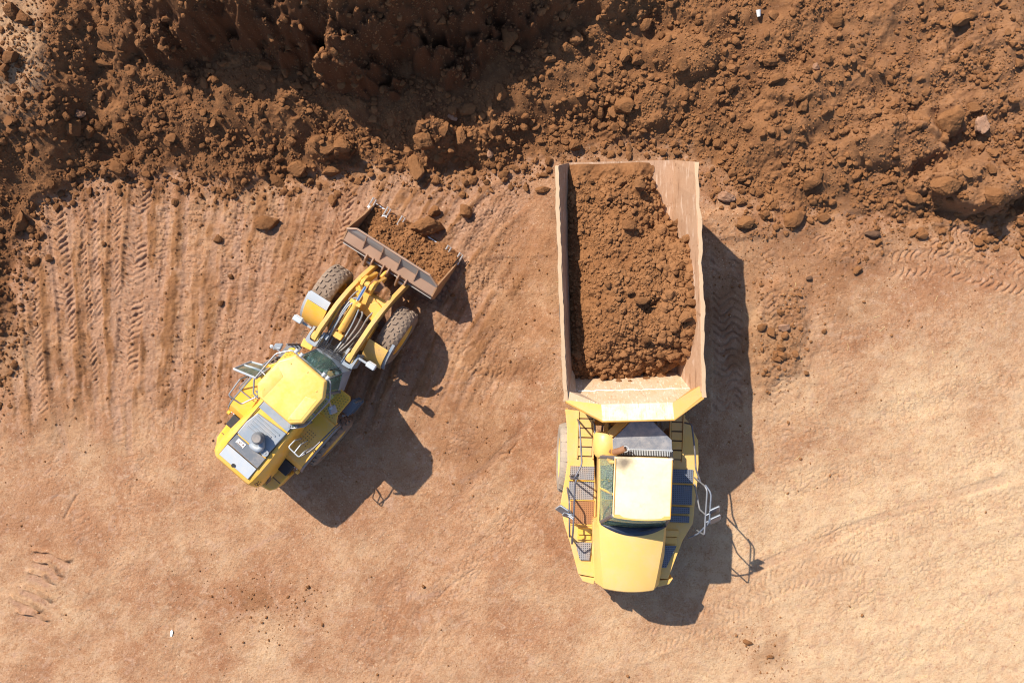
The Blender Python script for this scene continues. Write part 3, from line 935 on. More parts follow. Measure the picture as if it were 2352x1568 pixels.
class MB:
    def __init__(self, frame=None):
        self.v, self.f = [], []
        self.frame = frame

    def add(self, vs, fs):
        o = len(self.v)
        self.v += [tuple(p) for p in vs]
        self.f += [tuple(i + o for i in q) for q in fs]
        return self

    def hexa(self, b, t):
        """8 corners: bottom ring b (4), top ring t (4), both counter-clockwise from above"""
        return self.add(list(b) + list(t), [(3, 2, 1, 0), (4, 5, 6, 7), (0, 1, 5, 4), (1, 2, 6, 5), (2, 3, 7, 6), (3, 0, 4, 7)])

    def box(self, c, s, rz=0.0, rx=0.0, ry=0.0):
        m = Matrix.Translation(c) @ Matrix.Rotation(rz, 4, 'Z') @ Matrix.Rotation(ry, 4, 'Y') @ Matrix.Rotation(rx, 4, 'X')
        x, y, z = s[0] / 2, s[1] / 2, s[2] / 2
        b = [m @ Vector(p) for p in ((-x, -y, -z), (x, -y, -z), (x, y, -z), (-x, y, -z))]
        t = [m @ Vector(p) for p in ((-x, -y, z), (x, -y, z), (x, y, z), (-x, y, z))]
        return self.hexa(b, t)

    def prism(self, poly, z0, z1):
        """poly: (x, y) or (x, y, dz) counter-clockwise; z may vary through a third number"""
        n = len(poly)
        b = [(p[0], p[1], z0 + (p[2] if len(p) > 2 else 0)) for p in poly]
        t = [(p[0], p[1], z1 + (p[2] if len(p) > 2 else 0)) for p in poly]
        fs = [tuple(range(n - 1, -1, -1)), tuple(range(n, 2 * n))]
        fs += [(i, (i + 1) % n, n + (i + 1) % n, n + i) for i in range(n)]
        return self.add(b + t, fs)

    def loft(self, rings, closed=True, caps=True):
        n = len(rings[0])
        vs, fs = [], []
        for r in rings:
            vs += list(r)
        m = n if closed else n - 1
        for k in range(len(rings) - 1):
            for i in range(m):
                j = (i + 1) % n
                fs.append((k * n + i, k * n + j, (k + 1) * n + j, (k + 1) * n + i))
        if caps and closed:
            fs.append(tuple(range(n - 1, -1, -1)))
            fs.append(tuple((len(rings) - 1) * n + i for i in range(n)))
        return self.add(vs, fs)

    def plate(self, pts, th):
        """a flat polygon given thickness th along its normal (downwards from pts)"""
        P = [Vector(p) for p in pts]
        nrm = Vector((0, 0, 0))
        for i in range(len(P)):
            a, b = P[i], P[(i + 1) % len(P)]
            nrm += a.cross(b)
        nrm.normalize()
        q = [p - nrm * th for p in P]
        n = len(P)
        fs = [tuple(range(n)), tuple(range(2 * n - 1, n - 1, -1))]
        fs += [((i + 1) % n, i, n + i, n + (i + 1) % n) for i in range(n)]
        return self.add(P + q, fs)

    def tube(self, pts, r, seg=8, smooth_corner=0.0, closed=False):
        P = [Vector(p) for p in pts]
        if smooth_corner > 0 and len(P) > 2:
            q = []
            n = len(P)
            if isinstance(r, (list, tuple)):
                r = sum(r) / len(r)
            for i in range(n):
                if not closed and i in (0, n - 1):
                    q.append(P[i])
                    continue
                a, b, c = P[i - 1], P[i], P[(i + 1) % n]
                d1 = min(smooth_corner, (a - b).length * .45)
                d2 = min(smooth_corner, (c - b).length * .45)
                s, e = b + (a - b).normalized() * d1, b + (c - b).normalized() * d2
                for k in range(5):
                    t = k / 4
                    q.append(s * (1 - t) ** 2 + b * 2 * t * (1 - t) + e * t * t)
            P = q
        rings = []
        n = len(P)
        up = None
        for i in range(n):
            if closed:
                t = P[(i + 1) % n] - P[i - 1]
            else:
                t = P[min(i + 1, n - 1)] - P[max(i - 1, 0)]
            t.normalize()
            if up is None:
                up = Vector((0, 0, 1)) if abs(t.z) < .9 else Vector((1, 0, 0))
            u = t.cross(up).normalized()
            w = u.cross(t).normalized()
            up = w
            rr = r[i] if isinstance(r, (list, tuple)) else r
            rings.append([P[i] + (u * math.cos(a) + w * math.sin(a)) * rr for a in [2 * math.pi * k / seg for k in range(seg)]])
        if closed:
            rings.append(rings[0])
        return self.loft(rings, True, not closed)

    def cyl(self, p0, p1, r, seg=20, r1=None):
        return self.tube([p0, p1], [r, r if r1 is None else r1], seg)

    def lathe(self, prof, c, axis='x', seg=64, a0=0.0):
        """prof: (along axis, radius) list; closed ring surface"""
        rings = []
        for k in range(seg + 1):
            a = a0 + 2 * math.pi * k / seg
            ring = []
            for (u, r) in prof:
                if axis == 'x':
                    ring.append((c[0] + u, c[1] + r * math.cos(a), c[2] + r * math.sin(a)))
                elif axis == 'y':
                    ring.append((c[0] + r * math.cos(a), c[1] + u, c[2] + r * math.sin(a)))
                else:
                    ring.append((c[0] + r * math.cos(a), c[1] + r * math.sin(a), c[2] + u))
            rings.append(ring)
        n = len(prof)
        vs, fs = [], []
        for r in rings[:-1]:
            vs += r
        for k in range(seg):
            for i in range(n - 1):
                k2 = (k + 1) % seg
                fs.append((k * n + i, k * n + i + 1, k2 * n + i + 1, k2 * n + i))
        return self.add(vs, fs)

    def build(self, name, mat, parent, bevel=0.0, smooth=False, seg=2):
        me = bpy.data.meshes.new(name)
        org = parent
        loc = Vector((0, 0, 0))
        while org is not None:
            loc += org.location
            org = org.parent
        m = self.frame.m if self.frame else Matrix.Identity(4)
        me.from_pydata([tuple((m @ Vector(p)) - loc) for p in self.v], [], self.f)
        me.materials.append(mat)
        o = bpy.data.objects.new(name, me)
        COL.objects.link(o)
        if parent is not None:
            o.parent = parent
        bm = bmesh.new()
        bm.from_mesh(me)
        bmesh.ops.recalc_face_normals(bm, faces=bm.faces)
        bm.to_mesh(me)
        bm.free()
        if smooth:
            for p in me.polygons:
                p.use_smooth = True
            md = o.modifiers.new("angle", 'EDGE_SPLIT')
            md.split_angle = math.radians(40)
        if bevel > 0:
            b = o.modifiers.new("bevel", 'BEVEL')
            b.width = bevel
            b.segments = seg
            b.limit_method = 'ANGLE'
            b.angle_limit = math.radians(28)
            for p in me.polygons:
                p.use_smooth = True
            b.harden_normals = True
        return o


def empty(name, loc, label=None, cat=None, parent=None):
    o = bpy.data.objects.new(name, None)
    COL.objects.link(o)
    o.empty_display_size = 0.3
    o.location = loc
    if parent:
        o.parent = parent
    if label:
        o["label"] = label
    if cat:
        o["category"] = cat
    return o


def grate(name, base, hole, pitch, dusty):
    """anti-slip plate with rows of small holes, in the plate's own axes"""
    m, nt, p = new_mat(name)
    co = _n(nt, "ShaderNodeTexCoord").outputs["Object"]
    rot = _n(nt, "ShaderNodeMapping")
    rot.inputs["Rotation"].default_value = (0, 0, math.radians(2))
    nt.links.new(co, rot.inputs[0])
    sp = _n(nt, "ShaderNodeSeparateXYZ")
    nt.links.new(rot.outputs[0], sp.inputs[0])
    sx = math_n(nt, 'SINE', math_n(nt, 'MULTIPLY', sp.outputs[0], 2 * math.pi / pitch))
    sy = math_n(nt, 'SINE', math_n(nt, 'MULTIPLY', sp.outputs[1], 2 * math.pi / pitch))
    s = math_n(nt, 'ADD', sx, sy)
    f = ramp(nt, math_n(nt, 'MULTIPLY', s, 0.5), [(0.40, (0, 0, 0)), (0.56, (1, 1, 1))])
    n = noise_tex(nt, co, 3.0, 5, 0.6)
    d = ramp(nt, n, [(0.62 - dusty * 0.4, (0, 0, 0)), (0.85 - dusty * 0.3, (1, 1, 1))])
    c = mixc(nt, math_n(nt, 'MULTIPLY', d, 0.75), base, (0.36, 0.25, 0.17))
    c = mixc(nt, f, c, hole)
    nt.links.new(c, p.inputs["Base Color"])
    p.inputs["Roughness"].default_value = 0.6
    nt.links.new(bump(nt, math_n(nt, 'SUBTRACT', 1.0, f), 0.6, 0.01), p.inputs["Normal"])
    return m


M = {
    'ty': paint('truck_yellow', (0.68, 0.41, 0.105), 0.42, 0, 0.48, (0.50, 0.36, 0.22), 1.6, (0.60, 0.40, 0.17)),
    'troof': paint('truck_roof_highlight', (0.80, 0.68, 0.46), 0.35, 0, 0.50, (0.70, 0.50, 0.24), 1.3, (0.74, 0.58, 0.34)),  # blown-out sun highlight put into the roof's paler base colour
    'hood': paint('truck_hood_yellow', (0.72, 0.45, 0.135), 0.36, 0, 0.38, (0.60, 0.44, 0.26), 1.6, (0.66, 0.42, 0.16)),
    'bed_in': paint('bed_worn_steel', (0.40, 0.245, 0.155), 0.6, 0.0, 0.5, (0.30, 0.155, 0.08), 1.3, (0.34, 0.20, 0.13), 0.5, ((0.56, 0.42, 0.32), (0.20, 0.105, 0.055))),
    'bed_front': paint('bed_dusty_headboard', (0.47, 0.30, 0.155), 0.6, 0.0, 0.75, (0.50, 0.36, 0.26), 2.2, (0.34, 0.20, 0.11), 0.5, ((0.66, 0.56, 0.46), (0.30, 0.165, 0.085))),
    'bed_side': paint('bed_orange_yellow', (0.50, 0.25, 0.045), 0.5, 0, 0.4, (0.44, 0.28, 0.15), 2.6, (0.40, 0.20, 0.06)),
    'rail_top': paint('bed_rim_worn', (0.42, 0.29, 0.175), 0.7, 0, 0.6, (0.47, 0.335, 0.23), 3.0, (0.22, 0.12, 0.065)),
    'ly': paint('loader_yellow', (0.78, 0.41, 0.045), 0.32, 0, 0.42, (0.58, 0.40, 0.22), 1.8, (0.66, 0.37, 0.09)),
    'lroof': paint('loader_roof_yellow', (0.80, 0.47, 0.10), 0.30, 0, 0.42, (0.80, 0.58, 0.28), 1.7, (0.74, 0.46, 0.10)),
    'lbone': paint('loader_dirty_yellow', (0.74, 0.41, 0.07), 0.45, 0, 0.42, (0.45, 0.28, 0.15), 2.6, (0.40, 0.22, 0.10)),
    'arm': paint('loader_arm_yellow', (0.70, 0.42, 0.10), 0.45, 0, 0.55, (0.46, 0.30, 0.17), 3.2, (0.36, 0.20, 0.09)),
    'grey': paint('dark_grey_paint', (0.135, 0.15, 0.175), 0.42, 0.1, 0.38, (0.33, 0.28, 0.25), 2.6),
    'grey2': paint('mid_grey_paint', (0.24, 0.285, 0.345), 0.42, 0.1, 0.45, (0.42, 0.36, 0.31), 2.4),
    'lgrey': paint('light_grey_plate', (0.42, 0.46, 0.51), 0.42, 0.1, 0.35, (0.50, 0.45, 0.40), 3.0),
    'blue': paint('blue_grey_panel', (0.10, 0.135, 0.20), 0.45, 0.1, 0.45, (0.33, 0.30, 0.29), 3.0),
    'cover': paint('speckled_engine_cover', (0.16, 0.18, 0.225), 0.55, 0.1, 0.55, (0.40, 0.38, 0.38), 5.0),
    'black': paint('black_steel', (0.022, 0.022, 0.026), 0.5, 0.1, 0.25, (0.20, 0.14, 0.10), 4.0),
    'under': paint('greasy_frame', (0.11, 0.075, 0.05), 0.7, 0, 0.5, (0.24, 0.14, 0.08), 4.0),
    'rubber': paint('dusty_tyre', (0.20, 0.152, 0.12), 0.9, 0, 0.55, (0.30, 0.215, 0.155), 4.0, None, 0.2),
    'rubber2': paint('dusty_tyre_sunlit', (0.27, 0.235, 0.20), 0.9, 0, 0.6, (0.42, 0.33, 0.25), 4.0, None, 0.2),  # left front tyre's paler copy, sunlight put into the colour
    'rail': paint('grey_handrail', (0.27, 0.28, 0.31), 0.4, 0.4, 0.2, (0.40, 0.33, 0.27), 8.0),
    'raild': paint('dark_handrail', (0.11, 0.11, 0.14), 0.45, 0.3, 0.3, (0.34, 0.28, 0.24), 8.0),
    'chrome': paint('chromed_rod', (0.80, 0.84, 0.92), 0.12, 1.0, 0.0),
    'hose': paint('rubber_hose', (0.17, 0.165, 0.17), 0.55, 0, 0.5, (0.40, 0.34, 0.29), 6.0),
    'bucket': paint('bucket_dusty_steel', (0.345, 0.215, 0.15), 0.5, 0.1, 0.5, (0.41, 0.265, 0.185), 2.0),
    'bucket2': paint('bucket_bare_steel', (0.33, 0.32, 0.32), 0.4, 0.4, 0.4, (0.38, 0.28, 0.22), 3.0),
    'bucket3': paint('bucket_brown_side', (0.36, 0.20, 0.10), 0.55, 0.1, 0.5, (0.36, 0.21, 0.12), 2.0),
    'steel': paint('worn_bright_steel', (0.72, 0.71, 0.70), 0.3, 0.7, 0.15, (0.45, 0.32, 0.24), 5.0),
    'rust': paint('rusty_brown', (0.25, 0.12, 0.065), 0.75, 0.1, 0.4, (0.30, 0.18, 0.11), 4.0),
    'white': paint('white_paint', (0.78, 0.77, 0.74), 0.4, 0, 0.2, (0.55, 0.48, 0.40), 4.0),
    'red': paint('red_paint', (0.45, 0.045, 0.03), 0.4, 0, 0.1),
    'mat': grate('grip_mat', (0.24, 0.235, 0.25), (0.035, 0.035, 0.045), 0.048, 0.55),
    'matd': grate('grip_mat_shaded', (0.13, 0.145, 0.19), (0.02, 0.022, 0.035), 0.048, 0.15),  # right deck's darker, bluer copy, shade put into the colour
    'matm': grate('grip_mat_muddy', (0.30, 0.135, 0.055), (0.16, 0.07, 0.03), 0.048, 0.0),
    'dash_reflection': paint('dark_blue_reflection', (0.018, 0.026, 0.055), 0.5, 0, 0.15, (0.12, 0.10, 0.09), 4),  # dark blue stands in for the windscreen foot's reflection, dashboard included
    'seat': paint('dark_seat', (0.05, 0.05, 0.055), 0.8, 0, 0.3, (0.2, 0.16, 0.12), 4),
    'ink': paint('dark_lettering', (0.10, 0.045, 0.03), 0.6, 0, 0.0),
}


def soot(mat, wx, wy, r):
    nt = mat.node_tree
    p = nt.nodes["Principled BSDF"]
    old = p.inputs["Base Color"].links[0].from_socket
    geo = _n(nt, "ShaderNodeNewGeometry")
    sp = _n(nt, "ShaderNodeSeparateXYZ")
    nt.links.new(geo.outputs["Position"], sp.inputs[0])
    dx = math_n(nt, 'SUBTRACT', sp.outputs[0], wx)
    dy = math_n(nt, 'SUBTRACT', sp.outputs[1], wy)
    d2 = math_n(nt, 'ADD', math_n(nt, 'MULTIPLY', dx, dx), math_n(nt, 'MULTIPLY', math_n(nt, 'MULTIPLY', dy, dy), 1.6))
    n = noise_tex(nt, geo.outputs["Position"], 6.0, 5, 0.6)
    f = math_n(nt, 'ADD', math_n(nt, 'DIVIDE', math_n(nt, 'SQRT', d2), r), math_n(nt, 'MULTIPLY', math_n(nt, 'SUBTRACT', n, 0.5), 0.8))
    k = ramp(nt, f, [(0.15, (0.85, 0.85, 0.85)), (1.0, (0, 0, 0))])
    nt.links.new(mixc(nt, k, old, (0.10, 0.075, 0.06)), p.inputs["Base Color"])


def glass_mat(name, tint, rough=0.03):
    m, nt, p = new_mat(name)
    co = _n(nt, "ShaderNodeTexCoord").outputs["Object"]
    n = noise_tex(nt, co, 2.0, 4, 0.6)
    c = mixc(nt, n, tint, tuple(x * 1.15 for x in tint))
    nt.links.new(c, p.inputs["Base Color"])
    p.inputs["Roughness"].default_value = rough
    p.inputs["Transmission Weight"].default_value = 0.86
    p.inputs["IOR"].default_value = 1.45
    return m


M['glass'] = glass_mat('green_glass', (0.55, 0.75, 0.66))
M['glass_loader'] = glass_mat('dark_green_glass', (0.40, 0.62, 0.54))


def tyre_mb(fr, c, R, W, lug='block', n=26, lug_h=0.028, seed=0):
    """tyre about a sideways axle: carcass with rounded shoulders and raised tread blocks"""
    mb = MB(fr)
    hw = W / 2
    rr = R - lug_h
    rim = R * 0.56
    prof = [(-hw * 0.80, rim), (-hw * 0.97, rim + (R - rim) * .25), (-hw * 1.0, rim + (R - rim) * .55), (-hw * 0.97, R - 0.10), (-hw * 0.86, rr - 0.025),
            (-hw * 0.62, rr - 0.004), (0, rr), (hw * 0.62, rr - 0.004), (hw * 0.86, rr - 0.025), (hw * 0.97, R - 0.10), (hw * 1.0, rim + (R - rim) * .55),
            (hw * 0.97, rim + (R - rim) * .25), (hw * 0.80, rim)]
    mb.lathe(prof, c, 'x', 72)

    def surf(v, up):
        av = abs(v)
        r = np.interp(av, [0, .62, .86, .97, 1.0], [rr, rr - 0.004, rr - 0.025, R - 0.10, R - 0.16])
        return r + up

    def blk(poly, h0=lug_h):
        """poly in (angle, across -1..1)"""
        k = len(poly)
        ca = sum(p[0] for p in poly) / k
        cv = sum(p[1] for p in poly) / k
        lo, hi = [], []
        for a, v in poly:
            r = surf(v, -0.01)
            lo.append((c[0] + v * hw, c[1] + r * math.cos(a), c[2] + r * math.sin(a)))
            a2, v2 = ca + (a - ca) * 0.86, cv + (v - cv) * 0.9
            r = surf(v2, h0)
            hi.append((c[0] + v2 * hw, c[1] + r * math.cos(a2), c[2] + r * math.sin(a2)))
        mb.loft([lo, hi], True, True)
    r_ = random.Random(seed)
    st = 2 * math.pi / n
    for i in range(n):
        a = i * st
        if lug == 'block':
            for s in (-1, 1):
                o = 0.5 * st if s > 0 else 0
                b = a + o
                # hooked shoulder block and an offset centre block
                blk([(b - .30 * st, s * .56), (b + .34 * st, s * .56), (b + .40 * st, s * .80), (b + .26 * st, s * 1.0), (b - .22 * st, s * 1.0), (b - .36 * st, s * .8)][::s])
                q = [(b + .05 * st, s * .04), (b + .62 * st, s * .10), (b + .80 * st, s * .34), (b + .66 * st, s * .52), (b + .42 * st, s * .50), (b + .36 * st, s * .30), (b + .02 * st, s * .24)]
                blk(q[::s], lug_h * r_.uniform(.8, 1.05))
        else:                                             # long slanted bars
            for s in (-1, 1):
                b = a + (0.5 * st if s > 0 else 0)
                blk([(b - .28 * st, s * .06), (b + .10 * st, s * .02), (b + .45 * st, s * .5), (b + .40 * st, s * 1.0), (b - .02 * st, s * 1.0), (b + .02 * st, s * .55)][::s])
    return mb


def rim_mb(fr, c, R, W, side):
    mb = MB(fr)
    r = R * 0.58
    hw = W / 2
    s = side
    prof = [(s * hw * .84, r * 1.03), (s * hw * .90, r * .97), (s * hw * .80, r * .90), (s * hw * .50, r * .80), (s * hw * .42, r * .55), (s * hw * .55, r * .45), (s * hw * .62, r * .30), (s * hw * .62, 0.001)]
    mb.lathe(prof, c, 'x', 48)
    prof = [(-s * hw * .84, r * 1.03), (-s * hw * .80, r * .9), (-s * hw * .1, r * .82), (-s * hw * .1, 0.001)]
    mb.lathe(prof, c, 'x', 48)
    for k in range(10):
        a = 2 * math.pi * k / 10
        p = (c[0] + s * hw * .40, c[1] + r * .66 * math.cos(a), c[2] + r * .66 * math.sin(a))
        mb.cyl(p, (p[0] + s * .07, p[1], p[2]), 0.022, 6)
    return mb


def wheel(fr, parent, c, R, W, side, tmat, rmat, lug='block', n=26, seed=0, name="wheel"):
    org = Vector((0, 0, 0))
    w = fr.m @ Vector(c)
    e = empty(name, w - parent.location, parent=parent)
    tyre_mb(fr, c, R, W, lug, n, seed=seed).build("tyre", tmat, e, smooth=True)
    rim_mb(fr, c, R, W, side).build("rim", rmat, e, smooth=True)
    return e

# ================================================================ articulated dump truck (front towards the bottom of the photo)
FB = Frame(2.81, 1.2, 1.5)            # dump body frame, local +y towards the tail
FC = Frame(2.97, -3.0, -2.0)          # tractor frame, local -y is forwards
truck = empty("dump_truck", (2.9, -0.6, 0.0), "faded yellow articulated dump truck with its body heaped with brown soil", "dump truck")


def build_bed():
    body = empty("dump_body", (0, 0, 0), parent=truck)
    body["label"] = "worn dusty steel dump body"
    ST = [(-2.42, 3.30, 1.78, 1.66), (-1.2, 3.26, 1.72, 1.69), (0.0, 3.22, 1.70, 1.70), (1.2, 3.14, 1.72, 1.71), (2.2, 3.08, 1.86, 1.71), (2.75, 3.03, 1.98, 1.71), (3.04, 2.98, 2.06, 1.71)]

    def rearshift(y, z):                                   # the tail edge leans back towards its foot
        return y + (0.26 * (2.98 - z) / 0.92 if y > 3.0 else 0)
    # floor
    mb = MB(FB)
    rings = []
    for y, zt, zf, hw in ST:
        yy = rearshift(y, zf)
        rings.append([(-1.30, yy, zf), (1.30, yy, zf), (1.30, yy, zf - .10), (-1.30, yy, zf - .10)])
    mb.loft(rings)
    mb.build("floor_plate", M['bed_in'], body)
    # side walls: flared plate, rim on top, outer ribs
    for s in (-1, 1):
        mb = MB(FB)
        rings = []
        for y, zt, zf, hw in ST:
            yf = rearshift(y, zf)
            r = [(s * (hw - .10), y, zt - .02), (s * 1.30, yf, zf - 0.012), (s * 1.30, yf, zf - .12), (s * (hw - .02), y, zt - .10), (s * (hw - .02), y, zt - .02)]
            rings.append(r)
        mb.loft(rings)
        mb.build("side_wall", M['bed_in'], body)
        mb = MB(FB)
        rr = random.Random(40 + s)
        rings = []
        N = 60
        for k in range(N + 1):
            y = -2.56 + (3.03 + 2.56) * k / N
            zt = np.interp(y, [q[0] for q in ST], [q[1] for q in ST])
            hw = np.interp(y, [q[0] for q in ST], [q[3] for q in ST])
            w1 = rr.uniform(-.010, .010)
            bent = 0.02 * math.sin(k * 0.31 + s) + 0.014 * math.sin(k * .83 + 2 * s)
            bent *= (1 if s > 0 else .45)
            xo, xi = hw + bent + w1 * .6, hw - .088 + bent * .4 + w1
            rings.append([(s * xo, y, zt + .012), (s * xi, y, zt + .012 + w1 * .5), (s * xi, y, zt - .055), (s * xo, y, zt - .13)])
        mb.loft(rings)
        mb.build("rim_rail", M['rail_top'], body, bevel=.008)
        mb = MB(FB)
        for y in (-1.9, -1.0, -0.1, 0.8, 1.7, 2.5):
            zt = float(np.interp(y, [q[0] for q in ST], [q[1] for q in ST]))
            zf = float(np.interp(y, [q[0] for q in ST], [q[2] for q in ST]))
            b = [(s * 1.31, y - .07, zf - .1), (s * 1.42, y - .07, zf - .1), (s * 1.42, y + .07, zf - .1), (s * 1.31, y + .07, zf - .1)]
            t = [(s * 1.60, y - .06, zt - .14), (s * 1.68, y - .06, zt - .14), (s * 1.68, y + .06, zt - .14), (s * 1.60, y + .06, zt - .14)]
            mb.loft([b, t])
        mb.build("wall_rib", M['bed_side'], body, bevel=.01)
    # headboard: leans forward, dusty; cheeks at the corners; yellow canopy lip
    A = [(-1.30, -1.98, 1.77), (1.30, -1.98, 1.77)]
    Bm = [(-1.30, -2.38, 2.62), (1.52, -2.37, 2.62)]
    Cf = [(-0.78, -2.66, 3.24), (0.90, -2.66, 3.24)]
    D = [(-0.78, -3.04, 3.42), (0.89, -3.04, 3.42)]
    L0, R0 = (-1.62, -2.30, 3.20), (1.62, -2.25, 3.20)     # on the side walls
    L1, R1 = (-1.66, -2.52, 3.31), (1.68, -2.50, 3.31)
    mb = MB(FB)
    mb.plate([A[0], Bm[0], Bm[1], A[1]], .06)
    mb.plate([(-1.30, -1.7, 1.75), L0, Bm[0], A[0]], .05)
    mb.plate([(1.30, -1.7, 1.75), A[1], Bm[1], R0], .05)
    mb.build("headboard", M['bed_front'], body)
    mb = MB(FB)
    mb.plate([Bm[0], Cf[0], Cf[1], Bm[1]], .05)
    mb.plate([L0, L1, Cf[0], Bm[0]], .05)
    mb.build("headboard_top", M['bed_front'], body)
    mb = MB(FB)
    mb.plate([R0, Bm[1], Cf[1], (1.66, -2.46, 3.28)], .05)
    mb.build("headboard_cheek", M['bed_side'], body)
    mb = MB(FB)
    mb.plate([Cf[0], D[0], D[1], Cf[1]], .05)
    mb.build("canopy_lip", paint('canopy_yellow', (0.70, 0.45, 0.14), 0.45, 0, .85, (0.74, 0.60, 0.42), 3.6, (0.56, 0.36, 0.16), 0.5, ((0.78, 0.68, 0.52), (0.46, 0.27, 0.10))), body)
    mb = MB(FB)
    mb.plate([L1, (-1.58, -2.58, 3.32), D[0], Cf[0]], .05)
    mb.build("canopy_side", M['ty'], body)
    mb = MB(FB)
    mb.plate([(1.66, -2.46, 3.28), Cf[1], D[1], (1.60, -2.58, 3.30)], .05)
    mb.build("canopy_side", M['bed_side'], body)
    mb = MB(FB)                                            # lip edges, seam weld, folded flange
    mb.tube([(-1.62, -2.58, 3.31), (-.78, -3.05, 3.415), (.89, -3.05, 3.415), (1.62, -2.57, 3.29)], .022, 8)
    mb.build("lip_edge", M['bed_side'], body)
    mb = MB(FB)
    rr = random.Random(5)
    pts = [(-1.26 + 2.72 * k / 24, -2.375 + rr.uniform(-.012, .012), 2.625 + rr.uniform(-.004, .008)) for k in range(25)]
    mb.tube(pts, .013, 6)
    mb.build("weld_seam", M['white'], body)
    # underside: hinge beams
    mb = MB(FB)
    for s in (-1, 1):
        mb.box((s * .55, .3, 1.50), (.16, 5.0, .24))
    for y in (-1.8, -.6, .6, 1.8):
        mb.box((0, y, 1.54), (2.3, .14, .14))
    mb.build("body_beam", M['bed_side'], body)
    return ST


BED_ST = build_bed()


def build_rear():
    mb = MB(FB)
    mb.box((0, 0.2, 1.08), (.95, 4.6, .36))
    mb.box((0, -2.2, 1.05), (.8, 1.0, .5))
    for y in (-.35, 1.55):
        mb.cyl((-1.2, y, .78), (1.2, y, .78), .17, 14)
        mb.lathe([(-.35, .01), (-.3, .28), (0, .36), (.3, .28), (.35, .01)], (0, y, .78), 'x', 20)
    mb.build("rear_frame", M['under'], truck, bevel=.02)
    for s in (-1, 1):
        mb = MB(FB)
        mb.tube([(s * .75, -2.0, 1.15), (s * .64, -1.1, 1.45)], .10, 14)
        mb.build("tipping_ram", M['under'], truck, smooth=True)
    for y in (-.35, 1.55):
        for s in (-1, 1):
            wheel(FB, truck, (s * 1.22, y, .78), .78, .62, s, M['rubber'], M['ty'], 'bar', 22, 3)


build_rear()


